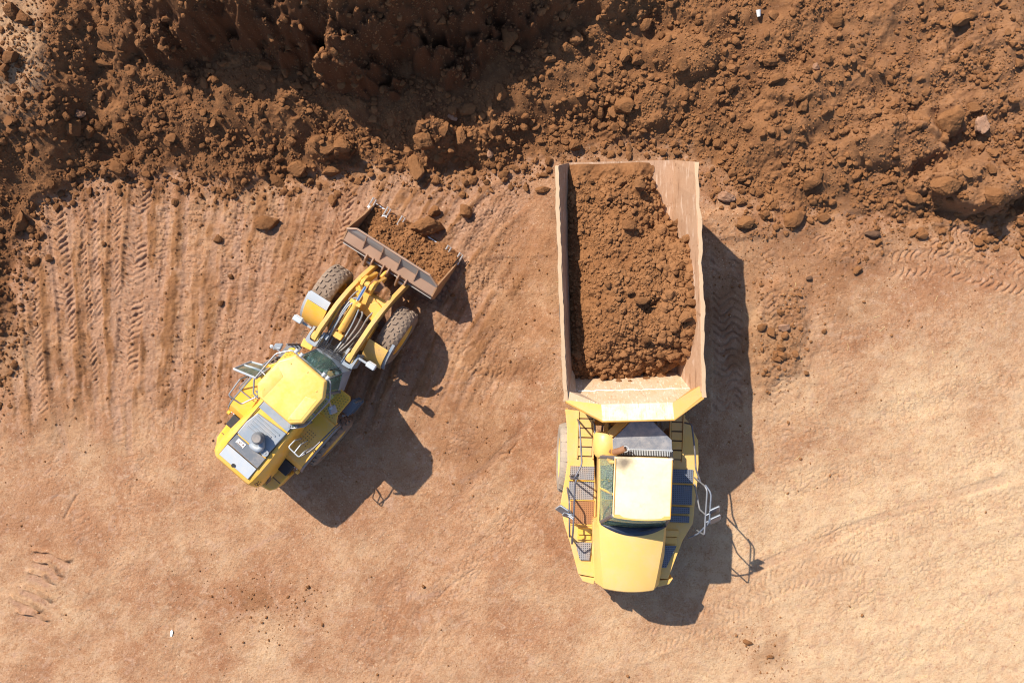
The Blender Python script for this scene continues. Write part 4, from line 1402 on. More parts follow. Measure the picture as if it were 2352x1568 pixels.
def build_tractor():
    F = FC
    # ---- chassis, articulation, front axle and wheels
    mb = MB(F)
    mb.box((0, -.6, .98), (.9, 4.4, .42))
    mb.box((0, 1.75, 1.05), (.75, .9, .55))
    mb.cyl((-1.3, -.15, .93), (1.3, -.15, .93), .16, 14)
    mb.lathe([(-.3, .01), (-.25, .25), (0, .33), (.25, .25), (.3, .01)], (0, -.15, .93), 'x', 20)
    mb.box((0, -2.3, 1.0), (1.5, 1.3, .7))
    mb.build("chassis", M['under'], truck, bevel=.02)
    for s in (-1, 1):
        wheel(F, truck, (s * 1.42, -.12, .93), .93, .66, s, M['rubber2'] if s < 0 else M['rubber'], M['ty'], 'bar', 22, 4)
    # articulation clutter behind the cab: pipes, tanks, hoses
    mb = MB(F)
    for k, x in enumerate((-.72, -.62, -.55, -.40, .55, .66, .78)):
        mb.tube([(x, .55, 1.75 + .05 * (k % 3)), (x + .05, 1.05, 1.65), (x * .8, 1.6, 1.45), (x * .6, 2.2, 1.35)], .028, 8, .2)
    mb.build("hose", M['hose'], truck, smooth=True)
    mb = MB(F)
    mb.cyl((-.95, .98, 1.62), (-.30, .98, 1.62), .15, 18)
    mb.cyl((-.55, 1.35, 1.7), (-.55, 1.35, 1.95), .16, 18)
    mb.box((-.62, .80, 1.85), (.10, .9, .10))
    mb.build("air_tank", M['ty'], truck, smooth=True)

    # ---- fenders and decks, left (s=-1) and right
    zt = 1.98
    left = [(-1.66, 1.24), (-1.60, .80), (-1.555, -.10), (-1.60, -.50), (-1.66, -.90), (-1.70, -1.20), (-1.57, -1.68), (-1.41, -2.15), (-1.19, -2.88), (-.76, -2.95), (-.78, -1.6), (-.86, -.5), (-.93, .2), (-1.02, 1.20)]
    mb = MB(F)
    mb.prism([(p[0] * 1.012 if p[0] < -1.1 else p[0], p[1]) for p in left], zt - .07, zt)
    mb.build("fender_deck", M['ty'], truck, bevel=.015)
    mb = MB(F)                                             # outer skirt falling away from the deck
    outer = left[:9]
    mb.loft([[(p[0], p[1], zt - .06) for p in outer] + [(p[0] + .06, p[1], zt - .06) for p in outer[::-1]],
             [(p[0] + .03, p[1], zt - .45 - .3 * (i > 5)) for i, p in enumerate(outer)] + [(p[0] + .08, p[1], zt - .45 - .3 * (8 - i > 5)) for i, p in enumerate(outer[::-1])]])
    mb.build("fender_skirt", M['ty'], truck)
    right = [(1.30, 1.16), (1.45, 1.0), (1.68, .58), (1.72, 0), (1.70, -.5), (1.65, -1.08), (1.63, -1.50), (1.39, -1.93), (1.24, -2.36), (1.05, -2.92), (.74, -2.92), (.80, -1.6), (.90, -.4), (.95, .3), (1.0, 1.16)]
    mb = MB(F)
    mb.prism(right[::-1], zt - .07, zt)
    mb.build("fender_deck", M['ty'], truck, bevel=.015)
    mb = MB(F)
    outer = right[:10]
    mb.loft([[(p[0], p[1], zt - .06) for p in outer] + [(p[0] - .06, p[1], zt - .06) for p in outer[::-1]],
             [(p[0] - .03, p[1], zt - .5) for p in outer] + [(p[0] - .08, p[1], zt - .5) for p in outer[::-1]]])
    mb.build("fender_skirt", M['ty'], truck)
    # front corner pieces and bumper
    for s in (-1, 1):
        mb = MB(F)
        q = [(s * 1.19, -2.90), (s * 1.09, -3.06), (s * .80, -3.14), (s * .78, -2.97), (s * 1.12, -2.93)]
        mb.prism(q if s > 0 else q, zt - .55, zt - .015)
        mb.build("bumper_corner", M['ty'], truck, bevel=.03)
    mb = MB(F)
    mb.box((0, -3.02, 1.15), (2.0, .3, .55))
    mb.build("bumper", M['ty'], truck, bevel=.04)
    for s in (-1, 1):
        mb = MB(F)
        mb.box((s * .98, -3.09, 1.52), (.24, .06, .16))
        mb.build("headlight", M['white'], truck, bevel=.02)

    # ---- access steps behind the decks (open treads going down towards the tail)
    for s, x0, x1 in ((-1, -1.32, -.98), (1, 1.0, 1.27)):
        mb = MB(F)
        mb.box(((x0 + x1) / 2, .66, zt - .008), (abs(x1 - x0) + .02, 1.18, .03))
        mb.build("step_gap_shade", M['under'], truck)  # dark plate on the closed deck, painting the shade between the treads
        for k in range(5):
            y = .10 + .235 * k
            z = zt + .050 - .004 * k
            mb = MB(F)
            mb.box(((x0 + x1) / 2, y + .10, z - .02), (abs(x1 - x0), .200, .04))
            mb.build("step_tread", M['ty'], truck, bevel=.008)
        mb = MB(F)
        for x in (x0 - .03, x1 + .03):
            mb.box((x, .62, zt + .02), (.04, 1.18, .09))
        mb.build("step_stringer", M['ty'], truck, bevel=.006)
    # ---- grip mats
    def mat_(poly, m, z=zt + .006):
        mb = MB(F)
        mb.prism(poly, z - .01, z + .022)
        mb.build("grip_mat", m, truck)

    def rect(x0, y0, x1, y1):
        return [(x0, y1), (x1, y1), (x1, y0), (x0, y0)]
    mat_(rect(-1.50, -.17, -.90, -.50), M['mat'])
    mat_(rect(-1.52, -.56, -.90, -1.00), M['mat'])
    mat_(rect(-1.45, -1.04, -.88, -1.60), M['matm'])
    mat_([(-1.19, -2.50), (-.95, -2.50), (-.91, -2.06), (-1.32, -2.06)], M['mat'], zt + .05)
    mat_(rect(1.06, -.16, 1.58, -.50), M['matd'])
    mat_(rect(1.05, -.55, 1.57, -1.04), M['matd'])
    mat_(rect(1.05, -1.10, 1.52, -1.26), M['matd'], zt + .03)
    mat_(rect(1.04, -1.32, 1.52, -1.48), M['matd'], zt + .03)
    mat_([(.86, -2.62), (.98, -2.62), (1.22, -2.07), (.90, -2.07)], M['matd'], zt + .05)
    # raised boxes and small steps on the decks
    mb = MB(F)
    mb.box((-1.08, -1.78, zt + .05), (.36, .16, .12))
    mb.box((-1.10, -1.94, zt + .02), (.34, .12, .07))
    mb.build("tool_box", M['ly'], truck, bevel=.01)
    mb = MB(F)
    mb.box((1.10, -1.76, zt + .05), (.33, .15, .10))
    mb.box((1.08, -1.94, zt + .02), (.30, .16, .06))
    mb.build("tool_box", M['ty'], truck, bevel=.01)
    mb = MB(F)
    mb.box((1.18, -.47, zt + .015), (.95, 2.26, .02))
    mb = MB(F)
    for pts in ([(1.045, -.525, zt + .03), (1.60, -.525, zt + .03)], [(1.04, -1.07, zt + .03), (1.60, -1.07, zt + .03)], [(-1.53, -.53, zt + .03), (-.88, -.53, zt + .03)],
                [(-1.50, -1.02, zt + .03), (-.88, -1.02, zt + .03)], [(-1.45, -1.64, zt + .02), (-.82, -1.64, zt + .02)]):
        mb.tube(pts, .012, 6)
    mb.build("deck_strip", M['ly'], truck)

    # ---- hood: crowned panel with creased flanks
    mb = MB(F)
    rows = []
    for y, hw, hf, ze, zc in ((-1.42, .80, .90, 2.62, 2.74), (-1.9, .77, .89, 2.60, 2.71), (-2.5, .70, .84, 2.54, 2.63), (-2.95, .64, .80, 2.47, 2.54), (-3.07, .615, .79, 2.43, 2.49), (-3.12, .60, .78, 2.33, 2.37), (-3.13, .59, .76, 1.2, 1.2)):
        r = [(-hf, y if y > -3.0 else -3.0 + (y + 3.0) * .5, 1.5 if y > -3.125 else 1.2), (-hf, y if y > -3.0 else -3.0 + (y + 3.0) * .5, ze - .32)]
        for t in np.linspace(-1, 1, 11):
            r.append((hw * t, y - .05 * (1 - t * t) * (y < -3.0), ze + (zc - ze) * (1 - t * t)))
        r += [(hf, y if y > -3.0 else -3.0 + (y + 3.0) * .5, ze - .32), (hf, y if y > -3.0 else -3.0 + (y + 3.0) * .5, 1.5 if y > -3.125 else 1.2)]
        rows.append(r)
    mb.loft(rows, True, True)
    mb.build("hood", M['hood'], truck, bevel=.012, seg=2)
    mb = MB(F)
    for k in range(6):
        mb.box((0, -3.185, 1.35 + .11 * k), (1.0, .04, .05))
    mb.build("radiator_grille", M['black'], truck)
    for s in (-1, 1):                                      # pale side flanks beside the hood
        mb = MB(F)
        q = [[(s * .80, -1.45, 2.45), (s * .92, -1.5, 2.20), (s * .92, -1.5, 1.9), (s * .78, -1.45, 1.9)],
             [(s * .76, -2.3, 2.40), (s * .90, -2.3, 2.15), (s * .90, -2.3, 1.9), (s * .7, -2.3, 1.9)],
             [(s * .66, -3.0, 2.25), (s * .80, -3.02, 2.02), (s * .80, -3.02, 1.8), (s * .6, -3.0, 1.8)]]
        mb.loft(q)
        mb.build("hood_flank", M['hood'], truck)

    # ---- cab
    cab = empty("cab", (0, 0, 0), parent=truck)
    mb = MB(F)                                             # lower cab tub
    mb.loft([[(-.84, .20, 1.9), (-.80, -1.50, 1.9), (.86, -1.50, 1.9), (.88, .20, 1.9)],
             [(-.85, .18, 2.48), (-.80, -1.48, 2.48), (.86, -1.48, 2.48), (.88, .18, 2.48)]])
    mb.build("cab_tub", M['ty'], cab, bevel=.03)
    mb = MB(F)                                             # posts
    top = {'fl': (-.62, -1.04, 3.60), 'fr': (.70, -1.03, 3.60), 'rl': (-.61, .30, 3.60), 'rr': (.71, .30, 3.60), 'ml': (-.62, -.45, 3.60), 'mr': (.71, -.45, 3.60)}
    bot = {'fl': (-.77, -1.46, 2.48), 'fr': (.83, -1.46, 2.48), 'rl': (-.84, .16, 2.48), 'rr': (.87, .16, 2.48), 'ml': (-.82, -.55, 2.48), 'mr': (.86, -.55, 2.48)}
    for k in ('rl', 'rr', 'fr', 'fl'):
        mb.tube([bot[k], top[k]], .045, 8)
    mb.build("cab_post", M['raild'], cab, smooth=True)
    mb = MB(F)
    mb.tube([(-.80, -.6, 2.48), (-.60, -.55, 3.58)], .035, 8)
    mb.box((-.82, -.66, 2.50), (.05, 1.7, .10))
    mb.build("door_frame", M['ty'], cab)
    mb = MB(F)                                             # windscreen: bowed out at its foot
    lo, hi = [], []
    for t in np.linspace(-1, 1, 15):
        x = .03 + .80 * t
        lo.append((x, -1.46 - .03 * (1 - t * t), 2.60 + .12 * (1 - t * t)))
        hi.append((.04 + .655 * t, -1.03 - .07 * (1 - t * t), 3.58))
    mb.loft([hi, lo], False, False)
    ws = mb.build("windscreen", M['glass'], cab, smooth=True)
    ws.modifiers.new("thick", 'SOLIDIFY').thickness = 0.012
    mb = MB(F)
    mb.loft([[(-.645, .26, 3.56), (-.645, -1.02, 3.56)], [(-.845, .14, 2.50), (-.785, -1.44, 2.50)]], False, False)
    o = mb.build("side_window", M['glass'], cab)
    o.modifiers.new("thick", 'SOLIDIFY').thickness = 0.01
    mb = MB(F)
    mb.loft([[(.735, -1.02, 3.56), (.735, .26, 3.56)], [(.845, -1.44, 2.50), (.885, .14, 2.50)]], False, False)
    o = mb.build("side_window", M['glass'], cab)
    o.modifiers.new("thick", 'SOLIDIFY').thickness = 0.01
    mb = MB(F)
    mb.box((.02, .20, 3.03), (1.5, .06, 1.1))
    mb.build("rear_panel", M['ty'], cab)
    mb = MB(F)                                             # dark strip painted as the reflection in the windscreen's foot
    hi2 = [(x, y + .01, z + .035) for x, y, z in lo]
    lo2 = [(x, y - .19 * (1 - ((x - .03) / .80) ** 2) - .012, z + .030) for x, y, z in lo]
    mb.loft([hi2, lo2], False, False)
    o = mb.build("screen_reflection", M['dash_reflection'], cab, smooth=True)
    o.modifiers.new("thick", 'SOLIDIFY').thickness = 0.03
    mb = MB(F)
    mb.box((.05, -.35, 2.55), (.5, .5, .16))
    mb.box((.05, -.10, 2.85), (.5, .14, .6))
    mb.build("driver_seat", M['seat'], cab, bevel=.04)
    mb = MB(F)
    mb.prism([(-.70, -1.42), (-.42, -1.54), (.03, -1.60), (.48, -1.54), (.76, -1.42), (.72, -1.05), (-.66, -1.05)], 2.45, 2.66)
    mb.box((-.50, -.5, 2.52), (.3, .7, .12))
    mb.build("dashboard", M['dash_reflection'], cab, bevel=.03)
    mb = MB(F)
    ringp = [(.05 + .2 * math.cos(a), -.78 + .16 * math.sin(a), 2.86 + .09 * math.sin(a)) for a in np.linspace(0, 2 * math.pi, 20, endpoint=False)]
    mb.tube(ringp, .016, 6, closed=True)
    mb.build("steering_wheel", M['black'], cab, smooth=True)
    mb = MB(F)                                             # roof, slightly crowned, bowed front edge
    def roof_ring(inset, z):
        pts = []
        for x in np.linspace(-.62 + inset, .72 - inset, 11):
            t = (x - .05) / .67
            pts.append((x, -1.045 - .055 * (1 - t * t) + inset, z + .02 * (1 - t * t)))
        for y in np.linspace(-.8, .1, 6):
            pts.append((.725 - inset, y, z))
        for x in np.linspace(.72 - inset, -.62 + inset, 11):
            pts.append((x, .335 - inset, z))
        for y in np.linspace(.1, -.8, 6):
            pts.append((-.625 + inset, y, z))
        return pts
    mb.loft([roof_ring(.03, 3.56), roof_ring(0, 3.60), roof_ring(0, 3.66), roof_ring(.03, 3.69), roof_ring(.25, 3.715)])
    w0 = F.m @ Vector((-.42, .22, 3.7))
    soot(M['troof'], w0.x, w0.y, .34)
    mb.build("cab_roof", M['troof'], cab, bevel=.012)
    mb = MB(F)                                             # yellow strip along the front edge, outside the highlight painted on the roof
    mb.loft([[(x, -1.045 - .055 * (1 - ((x - .05) / .67) ** 2) - .008, z) for x in np.linspace(-.60, .70, 13)] + [(x, -.985, z + .004) for x in np.linspace(.70, -.60, 13)] for z in (3.60, 3.700)])
    mb.build("roof_front_strip", M['ty'], cab)
    mb = MB(F)
    mb.tube([(-.60, .30, 3.70), (-.60, -1.0, 3.70)], .012, 6)
    mb.tube([(.70, .30, 3.70), (.70, -1.0, 3.70)], .012, 6)
    mb.tube([(-.6, -1.06, 3.585), (-.3, -1.10, 3.60), (.05, -1.115, 3.605), (.4, -1.10, 3.60), (.7, -1.055, 3.585)], .014, 6)
    mb.build("roof_gutter", M['bed_side'], cab)
    mb = MB(F)
    mb.tube([(-.35, -1.58, 2.63), (.10, -1.60, 2.72), (.42, -1.50, 2.85)], .012, 6)
    mb.tube([(.30, -1.53, 2.70), (.55, -1.46, 2.86)], .010, 6)
    mb.build("wiper", M['black'], cab)

    # ---- engine cover behind the cab
    cov = [(-.57, .62, 2.82), (-.15, 1.08, 2.86), (.38, 1.09, 2.86), (.85, .66, 2.82), (.88, .36, 2.80), (-.55, .36, 2.80)]
    mb = MB(F)
    mb.plate(cov[::-1] if False else [cov[5], cov[4], cov[3], cov[2], cov[1], cov[0]], .05)
    mb.build("engine_cover", M['cover'], truck, bevel=.012)
    mb = MB(F)
    low = [(p[0] * 1.02, p[1], 1.9) for p in cov]
    mb.loft([low, [(p[0], p[1], p[2] - .06) for p in cov]])
    mb.build("engine_housing", M['ty'], truck, bevel=.02)
    mb = MB(F)
    mb.box((.20, .33, 2.78), (1.40, .16, .02))
    mb.build("grille_recess", M['black'], truck)
    mb = MB(F)
    for k in range(30):
        mb.box((-.38 + .040 * k + .02, .335, 2.812), (.016, .13, .02))
    mb.box((.20, .405, 2.815), (1.36, .02, .03))
    mb.build("grille_slats", M['lgrey'], truck)
    mb = MB(F)                                             # yellow nose of the air filter housing, left of the cover
    mb.lathe([(-.30, .001), (-.30, .22), (-.22, .28), (.22, .30), (.30, .24), (.30, .001)], (-.70, .45, 2.45), 'y', 28)
    mb.build("air_filter", M['hood'], truck, smooth=True)
    mb = MB(F)
    mb.plate([(-.68, .78, 2.70), (-.58, .66, 2.82), (-.15, 1.10, 2.84), (-.25, 1.22, 2.70)][::-1], .04)
    mb.build("housing_slope", M['bed_side'], truck)
    mb = MB(F)
    mb.tube([(-.52, .33, 2.86), (-.40, .40, 3.05), (-.30, .46, 3.10)], [.085, .078, .075], 16, .05)
    mb.build("exhaust_pipe", M['rust'], truck, smooth=True)
    mb = MB(F)
    mb.lathe([(0, .074), (.07, .078), (.07, .06), (.02, .06)], (-.30, .45, 3.07), 'z', 18)
    mb.build("exhaust_tip", M['lgrey'], truck, smooth=True)
    mb = MB(F)
    mb.cyl((-.74, .33, 2.60), (-.60, .33, 2.60), .13, 18)
    mb.build("exhaust_clamp", M['rust'], truck, smooth=True)

    # ---- handrails
    mb = MB(F)
    z = zt
    mb.tube([(-1.36, 1.00, z), (-1.38, .98, z + .75), (-1.34, .55, z + .85), (-1.30, .02, z + .95), (-1.47, -.32, z + .98), (-1.50, -.42, z + .4), (-1.5, -.42, z)], .022, 8, .08)
    mb.tube([(-1.47, -.42, z), (-1.36, -.22, z + .9), (-1.45, -.42, z + .95), (-1.46, -1.55, z + 1.0), (-1.44, -1.98, z + .6), (-1.40, -2.0, z)], .022, 8, .08)
    mb.tube([(-1.56, -.72, z), (-1.55, -.9, z + .7), (-1.53, -1.5, z + .75), (-1.49, -1.85, z + .4), (-1.45, -1.92, z)], .022, 8, .08)
    mb.tube([(-1.46, -1.30, z), (-1.46, -1.30, z + 1.0)], .02, 8)
    mb.build("handrail", M['raild'], truck, smooth=True)
    mb = MB(F)
    mb.tube([(-.97, .95, z + .02), (-.96, .9, z + .35), (-.93, .3, z + .40), (-.93, .2, z + .1)], .024, 8, .06)
    mb.build("handrail", M['raild'], truck, smooth=True)
    mb = MB(F)
    mb.tube([(1.30, 1.02, z + .02), (1.44, 1.0, z + .3), (1.49, .62, z + .35), (1.53, .25, z + .4), (1.54, -.06, z + .45), (1.66, -.38, z + .5), (1.70, -.45, z + .05)], .022, 8, .06)
    mb.build("handrail", M['raild'], truck, smooth=True)
    mb = MB(F)
    mb.tube([(1.62, -.35, z), (1.66, -.40, z + .95), (1.70, -.50, z + 1.0), (1.67, -1.55, z + 1.0), (1.64, -1.62, z)], .019, 8, .08)
    mb.tube([(1.63, -.52, z), (1.66, -1.05, z + .5), (1.72, -1.10, z + .95)], .02, 8, .05)
    mb.build("handrail", M['rail'], truck, smooth=True)
    mb = MB(F)
    mb.tube([(1.68, -.38, z + .9), (1.80, -.55, z + 1.0), (1.78, -1.25, z + 1.0), (1.62, -1.62, z + .6), (1.50, -1.85, z + .1)], .02, 8, .1)
    mb.build("handrail", M['blue'], truck, smooth=True)

    # ---- mirrors
    def mirror(c, w, h, ang, mat, arm):
        e = empty("mirror", (F.m @ Vector(c)) - truck.location, parent=truck)
        mb = MB(F)
        co, si = math.cos(ang), math.sin(ang)
        def q(u, v, dz):
            return (c[0] + u * co - dz * 0.0, c[1] + u * si, c[2] + v)
        # casing leans back so that its rim shows from above
        lean = .55
        P = lambda u, v, t: (c[0] + u * co - (v * lean + t) * si, c[1] + u * si + (v * lean + t) * co, c[2] + v)
        mb.hexa([P(-w, -h, -.02), P(w, -h, -.02), P(w, -h, .03), P(-w, -h, .03)], [P(-w, h, -.02), P(w, h, -.02), P(w, h, .03), P(-w, h, .03)])
        mb.build("mirror_case", M['grey'], e, bevel=.01)
        mb = MB(F)
        mb.tube([P(-w, -h, 0), P(w, -h, 0), P(w, h, 0), P(-w, h, 0)], .012, 8, .05, closed=True)
        mb.build("mirror_rim", mat, e, smooth=True)
        mb = MB(F)
        mb.tube([arm, (c[0], c[1], c[2])], .014, 8)
        mb.build("mirror_arm", mat, e, smooth=True)
    mirror((1.90, -.98, 2.95), .13, .21, .45, M['lgrey'], (1.70, -1.08, 2.98))
    mirror((1.95, -1.20, 2.86), .13, .20, .45, M['lgrey'], (1.68, -1.25, 2.98))
    mirror((-1.74, -1.08, 2.95), .12, .16, -.55, M['lgrey'], (-1.46, -1.25, 2.98))
    mirror((-1.60, -1.22, 2.85), .10, .12, -.3, M['lgrey'], (-1.46, -1.30, 2.95))


build_tractor()


# ---------------------------------------------------------------- the load
def wall_z(u, v):
    """inner surface of the dump body in its own axes"""
    zf = np.interp(v, [q[0] for q in BED_ST], [q[2] for q in BED_ST])
    zt = np.interp(v, [q[0] for q in BED_ST], [q[1] for q in BED_ST])
    z = zf + np.maximum(np.abs(u) - 1.30, 0) / 0.31 * (zt - zf)
    z = np.maximum(z, 1.77 + np.maximum(-1.98 - v, 0) / 0.40 * 0.85)
    return z


def load_height(u, v):
    """height of the tipped soil, of the bare bed, and distance inside the soil's edge"""
    n1 = fbm(u, v, .95, 3, .55, 91)
    n2 = fbm(u + 3.1, v, .42, 3, .6, 93)
    zw = wall_z(u, v)
    xl = -1.39 + .05 * n2
    xr = np.interp(v, [-2.3, -2.05, -1.8, -1.3, -.6, .3, 1.0, 1.6, 2.2, 2.8, 3.3], [.6, 1.05, 1.36, 1.56, 1.60, 1.60, 1.52, 1.34, 1.06, .82, .74]) + .07 * n2 + .05 * n1
    zr = wall_z(np.minimum(xr, 1.61), v)
    vf = -2.10 + .10 * n2 + .10 * n1
    zf = np.interp(v, [q[0] for q in BED_ST], [q[2] for q in BED_ST])
    parts = [2.08 + .80 * (u - xl), np.minimum(zr, 2.98) + .80 * (xr - u), 2.02 + .85 * (v - vf), zf + .04 + .36 * (3.28 + .15 * n1 - v), 2.98 + .16 * n1 + 0 * u]
    k = .10
    z = -k * np.log(sum(np.exp(-p / k) for p in parts))
    edge = np.minimum(np.minimum(u - xl, xr - u), np.minimum(v - vf, 3.30 - v))
    w = np.clip(edge / .30, 0, 1)
    z = z + w * (.10 * n1 + .07 * np.abs(n2) + .05 * np.abs(fbm(u, v, .22, 3, .6, 95)) + .025 * fbm(u, v, .09, 3, .6, 97))
    # a hollow left of the middle of the right side
    z = z - .22 * w * np.exp(-((u - .55) / .30) ** 2 - ((v + .35) / .22) ** 2)
    z = np.where(edge < 0, zw + np.clip(edge, -.3, 0) * 1.2, z)
    return z, zw, edge


def bed_world(u, v, z):
    m = FB.m
    return m[0][0] * u + m[0][1] * v + m[0][3], m[1][0] * u + m[1][1] * v + m[1][3], z


def build_load():
    us = np.arange(-1.60, 1.605, .022)
    vs = np.arange(-2.3, 3.25, .022)
    A, B = np.meshgrid(us, vs)
    Z, W, E = load_height(A, B)
    x, y, z = bed_world(A, B, Z)
    v = np.stack([x, y, z], -1).reshape(-1, 3)
    f = grid_faces(len(us), len(vs))
    ok = (Z - W).ravel() > -.03
    f = f[ok[f].all(1)]
    used = np.unique(f)
    re = np.zeros(len(v), np.int64)
    re[used] = np.arange(len(used))
    o = v[used].mean(0)
    o = np.array([o[0], o[1], 1.75])
    me = raw_mesh("soil_load", v[used] - o, re[f].ravel(), np.full(len(f), 4))
    me.materials.append(MAT_CLOD)
    ob = bpy.data.objects.new("soil_load", me)
    ob.location = o
    COL.objects.link(ob)
    ob["label"] = "heap of loose brown soil filling the truck's dump body"
    ob["category"] = "soil heap"
    zs = lambda X, Y: (1249.5 + X / 2.415, 330.75 + Y / 2.415)
    L = [(690, 1225, 78, 40, 25, "boulder", "biggest boulder on the truck's load, at the front right by the headboard"),
         (785, 960, 45, 36, 0, "dirt_clod", "bulky clod against the truck body's right wall, below its middle"),
         (790, 532, 42, 28, 15, "boulder", "boulder resting on the truck body's right wall at the rear third"),
         (465, 460, 52, 36, 0, "boulder", "round rough clod sitting high on the rear half of the truck's load"),
         (525, 235, 46, 34, 0, "boulder", "large lump at the tail end of the truck's load"),
         (600, 245, 26, 24, 0, "dirt_clod", "clod right of the large lump at the load's tail end"),
         (430, 215, 40, 30, 0, "dirt_clod", "broad lump left of the large lump at the load's tail end"),
         (355, 780, 28, 26, 0, "dirt_clod", "pale clod on the left half of the load, at mid length"),
         (475, 822, 25, 20, 0, "dirt_clod", "clod near the centre of the truck's load"),
         (720, 475, 34, 22, 10, "dirt_clod", "low clod left of the boulder resting on the right wall"),
         (735, 440, 26, 24, 0, "dirt_clod", "clod behind the boulder resting on the truck's right wall"),
         (815, 880, 38, 26, 0, "dirt_clod", "jagged clod touching the right wall above the bulky clod"),
         (715, 1030, 27, 24, 0, "dirt_clod", "cube like clod on the load's right side below the bulky clod"),
         (735, 1110, 34, 22, 0, "dirt_clod", "long clod behind the biggest boulder of the load"),
         (640, 1170, 28, 22, 0, "dirt_clod", "clod at the left end of the biggest boulder of the load"),
         (335, 1285, 24, 28, 0, "dirt_clod", "upright clod at the load's front edge, left part"),
         (415, 1315, 24, 15, 0, "dirt_clod", "flat clod at the load's front edge by the headboard's middle"),
         (475, 1320, 18, 14, 0, "dirt_clod", "clod standing furthest forward at the headboard"),
         (570, 1300, 25, 12, 0, "dirt_clod", "long clod at the load's front edge left of the biggest boulder"),
         (265, 210, 18, 17, 0, "dirt_clod", "lone dark clod at the left of the load's tail"),
         (240, 300, 16, 18, 0, "dirt_clod", "clod at the load's rear left, below the lone dark clod"),
         (540, 870, 46, 24, -15, "dirt_clod", "wide lump above the shaded hollow on the load"),
         (560, 1085, 30, 26, 0, "dirt_clod", "clod below the shaded hollow on the load"),
         (760, 680, 18, 22, 0, "dirt_clod", "clod on the right slope of the load, at mid length"),
         (815, 800, 26, 18, 0, "dirt_clod", "clod at the right wall above the jagged clod")]
    foot = []
    for X, Y, a, b, ang, nm, lb in L:
        px, py = zs(X, Y)
        z = 2.8
        for _ in range(8):
            p = FB.inv @ U(px, py, z)
            z = float(load_height(np.array([p.x]), np.array([p.y]))[0][0])
        q = U(px, py, z + .06)
        z += .05 + .05 * (a > 40)
        foot.append((p.x, p.y, a * (CAM_H - z) / 1832 / 2.415 * .95, b * (CAM_H - z) / 1832 / 2.415 * .95))
        sc = (CAM_H - z) / 1832 / 2.415
        clod(q.x, q.y, z, a * sc, b * sc, min(a, b) * sc * .9, math.radians(ang), lb, nm, group="clods on the truck's load",
             cat="boulder" if nm == "boulder" else "dirt clod", sink=.3)
    # crumbs of the load
    n = 26000
    u = RNG.uniform(-1.45, 1.58, n)
    w = RNG.uniform(-2.2, 2.9, n)
    cl = perlin(u / .5, w / .5, 99)
    keep = RNG.uniform(0, 1, n) < np.clip(.35 + .8 * cl + .35 * (u > .5) + .3 * (w < -1.2), .12, 1)
    for fx, fy, fa, fb in foot:
        keep &= ((u - fx) / fa) ** 2 + ((w - fy) / fb) ** 2 > 1
    u, w = u[keep], w[keep]
    zz, ww, ee = load_height(u, w)
    k = (ee > .02)
    r = power_r(k.sum(), .011, .070, 2.5) * (1 + .55 * (u[k] > .75) + .35 * (w[k] < -1.4))
    x, y, z = bed_world(u[k], w[k], zz[k] + r * .35)
    s = scatter_mesh("load_crumbs", np.stack([x, y, z], -1), r, MAT_CLOD, SMALL)


build_load()

# ================================================================ wheel loader (facing up and to the right in the photo)
FR = Frame(-4.604, -.519, -41.0)       # rear half: engine, cab
FF = Frame(-4.70, -.40, -32.5)         # front half: arms, bucket
loader = empty("wheel_loader", (-4.7, -.4, 0.0), "bright yellow wheel loader, its cab door open, pushing its bucket into the dug floor", "wheel loader")


def photo6(x, y, h):
    """a point read off the photo beside the cab, at height h, in the rear half's own axes"""
    p = FR.inv @ U((790 + x / 4.276) * .6125, (1260 + y / 4.276) * .6125, h)
    return (p.x, p.y, h)


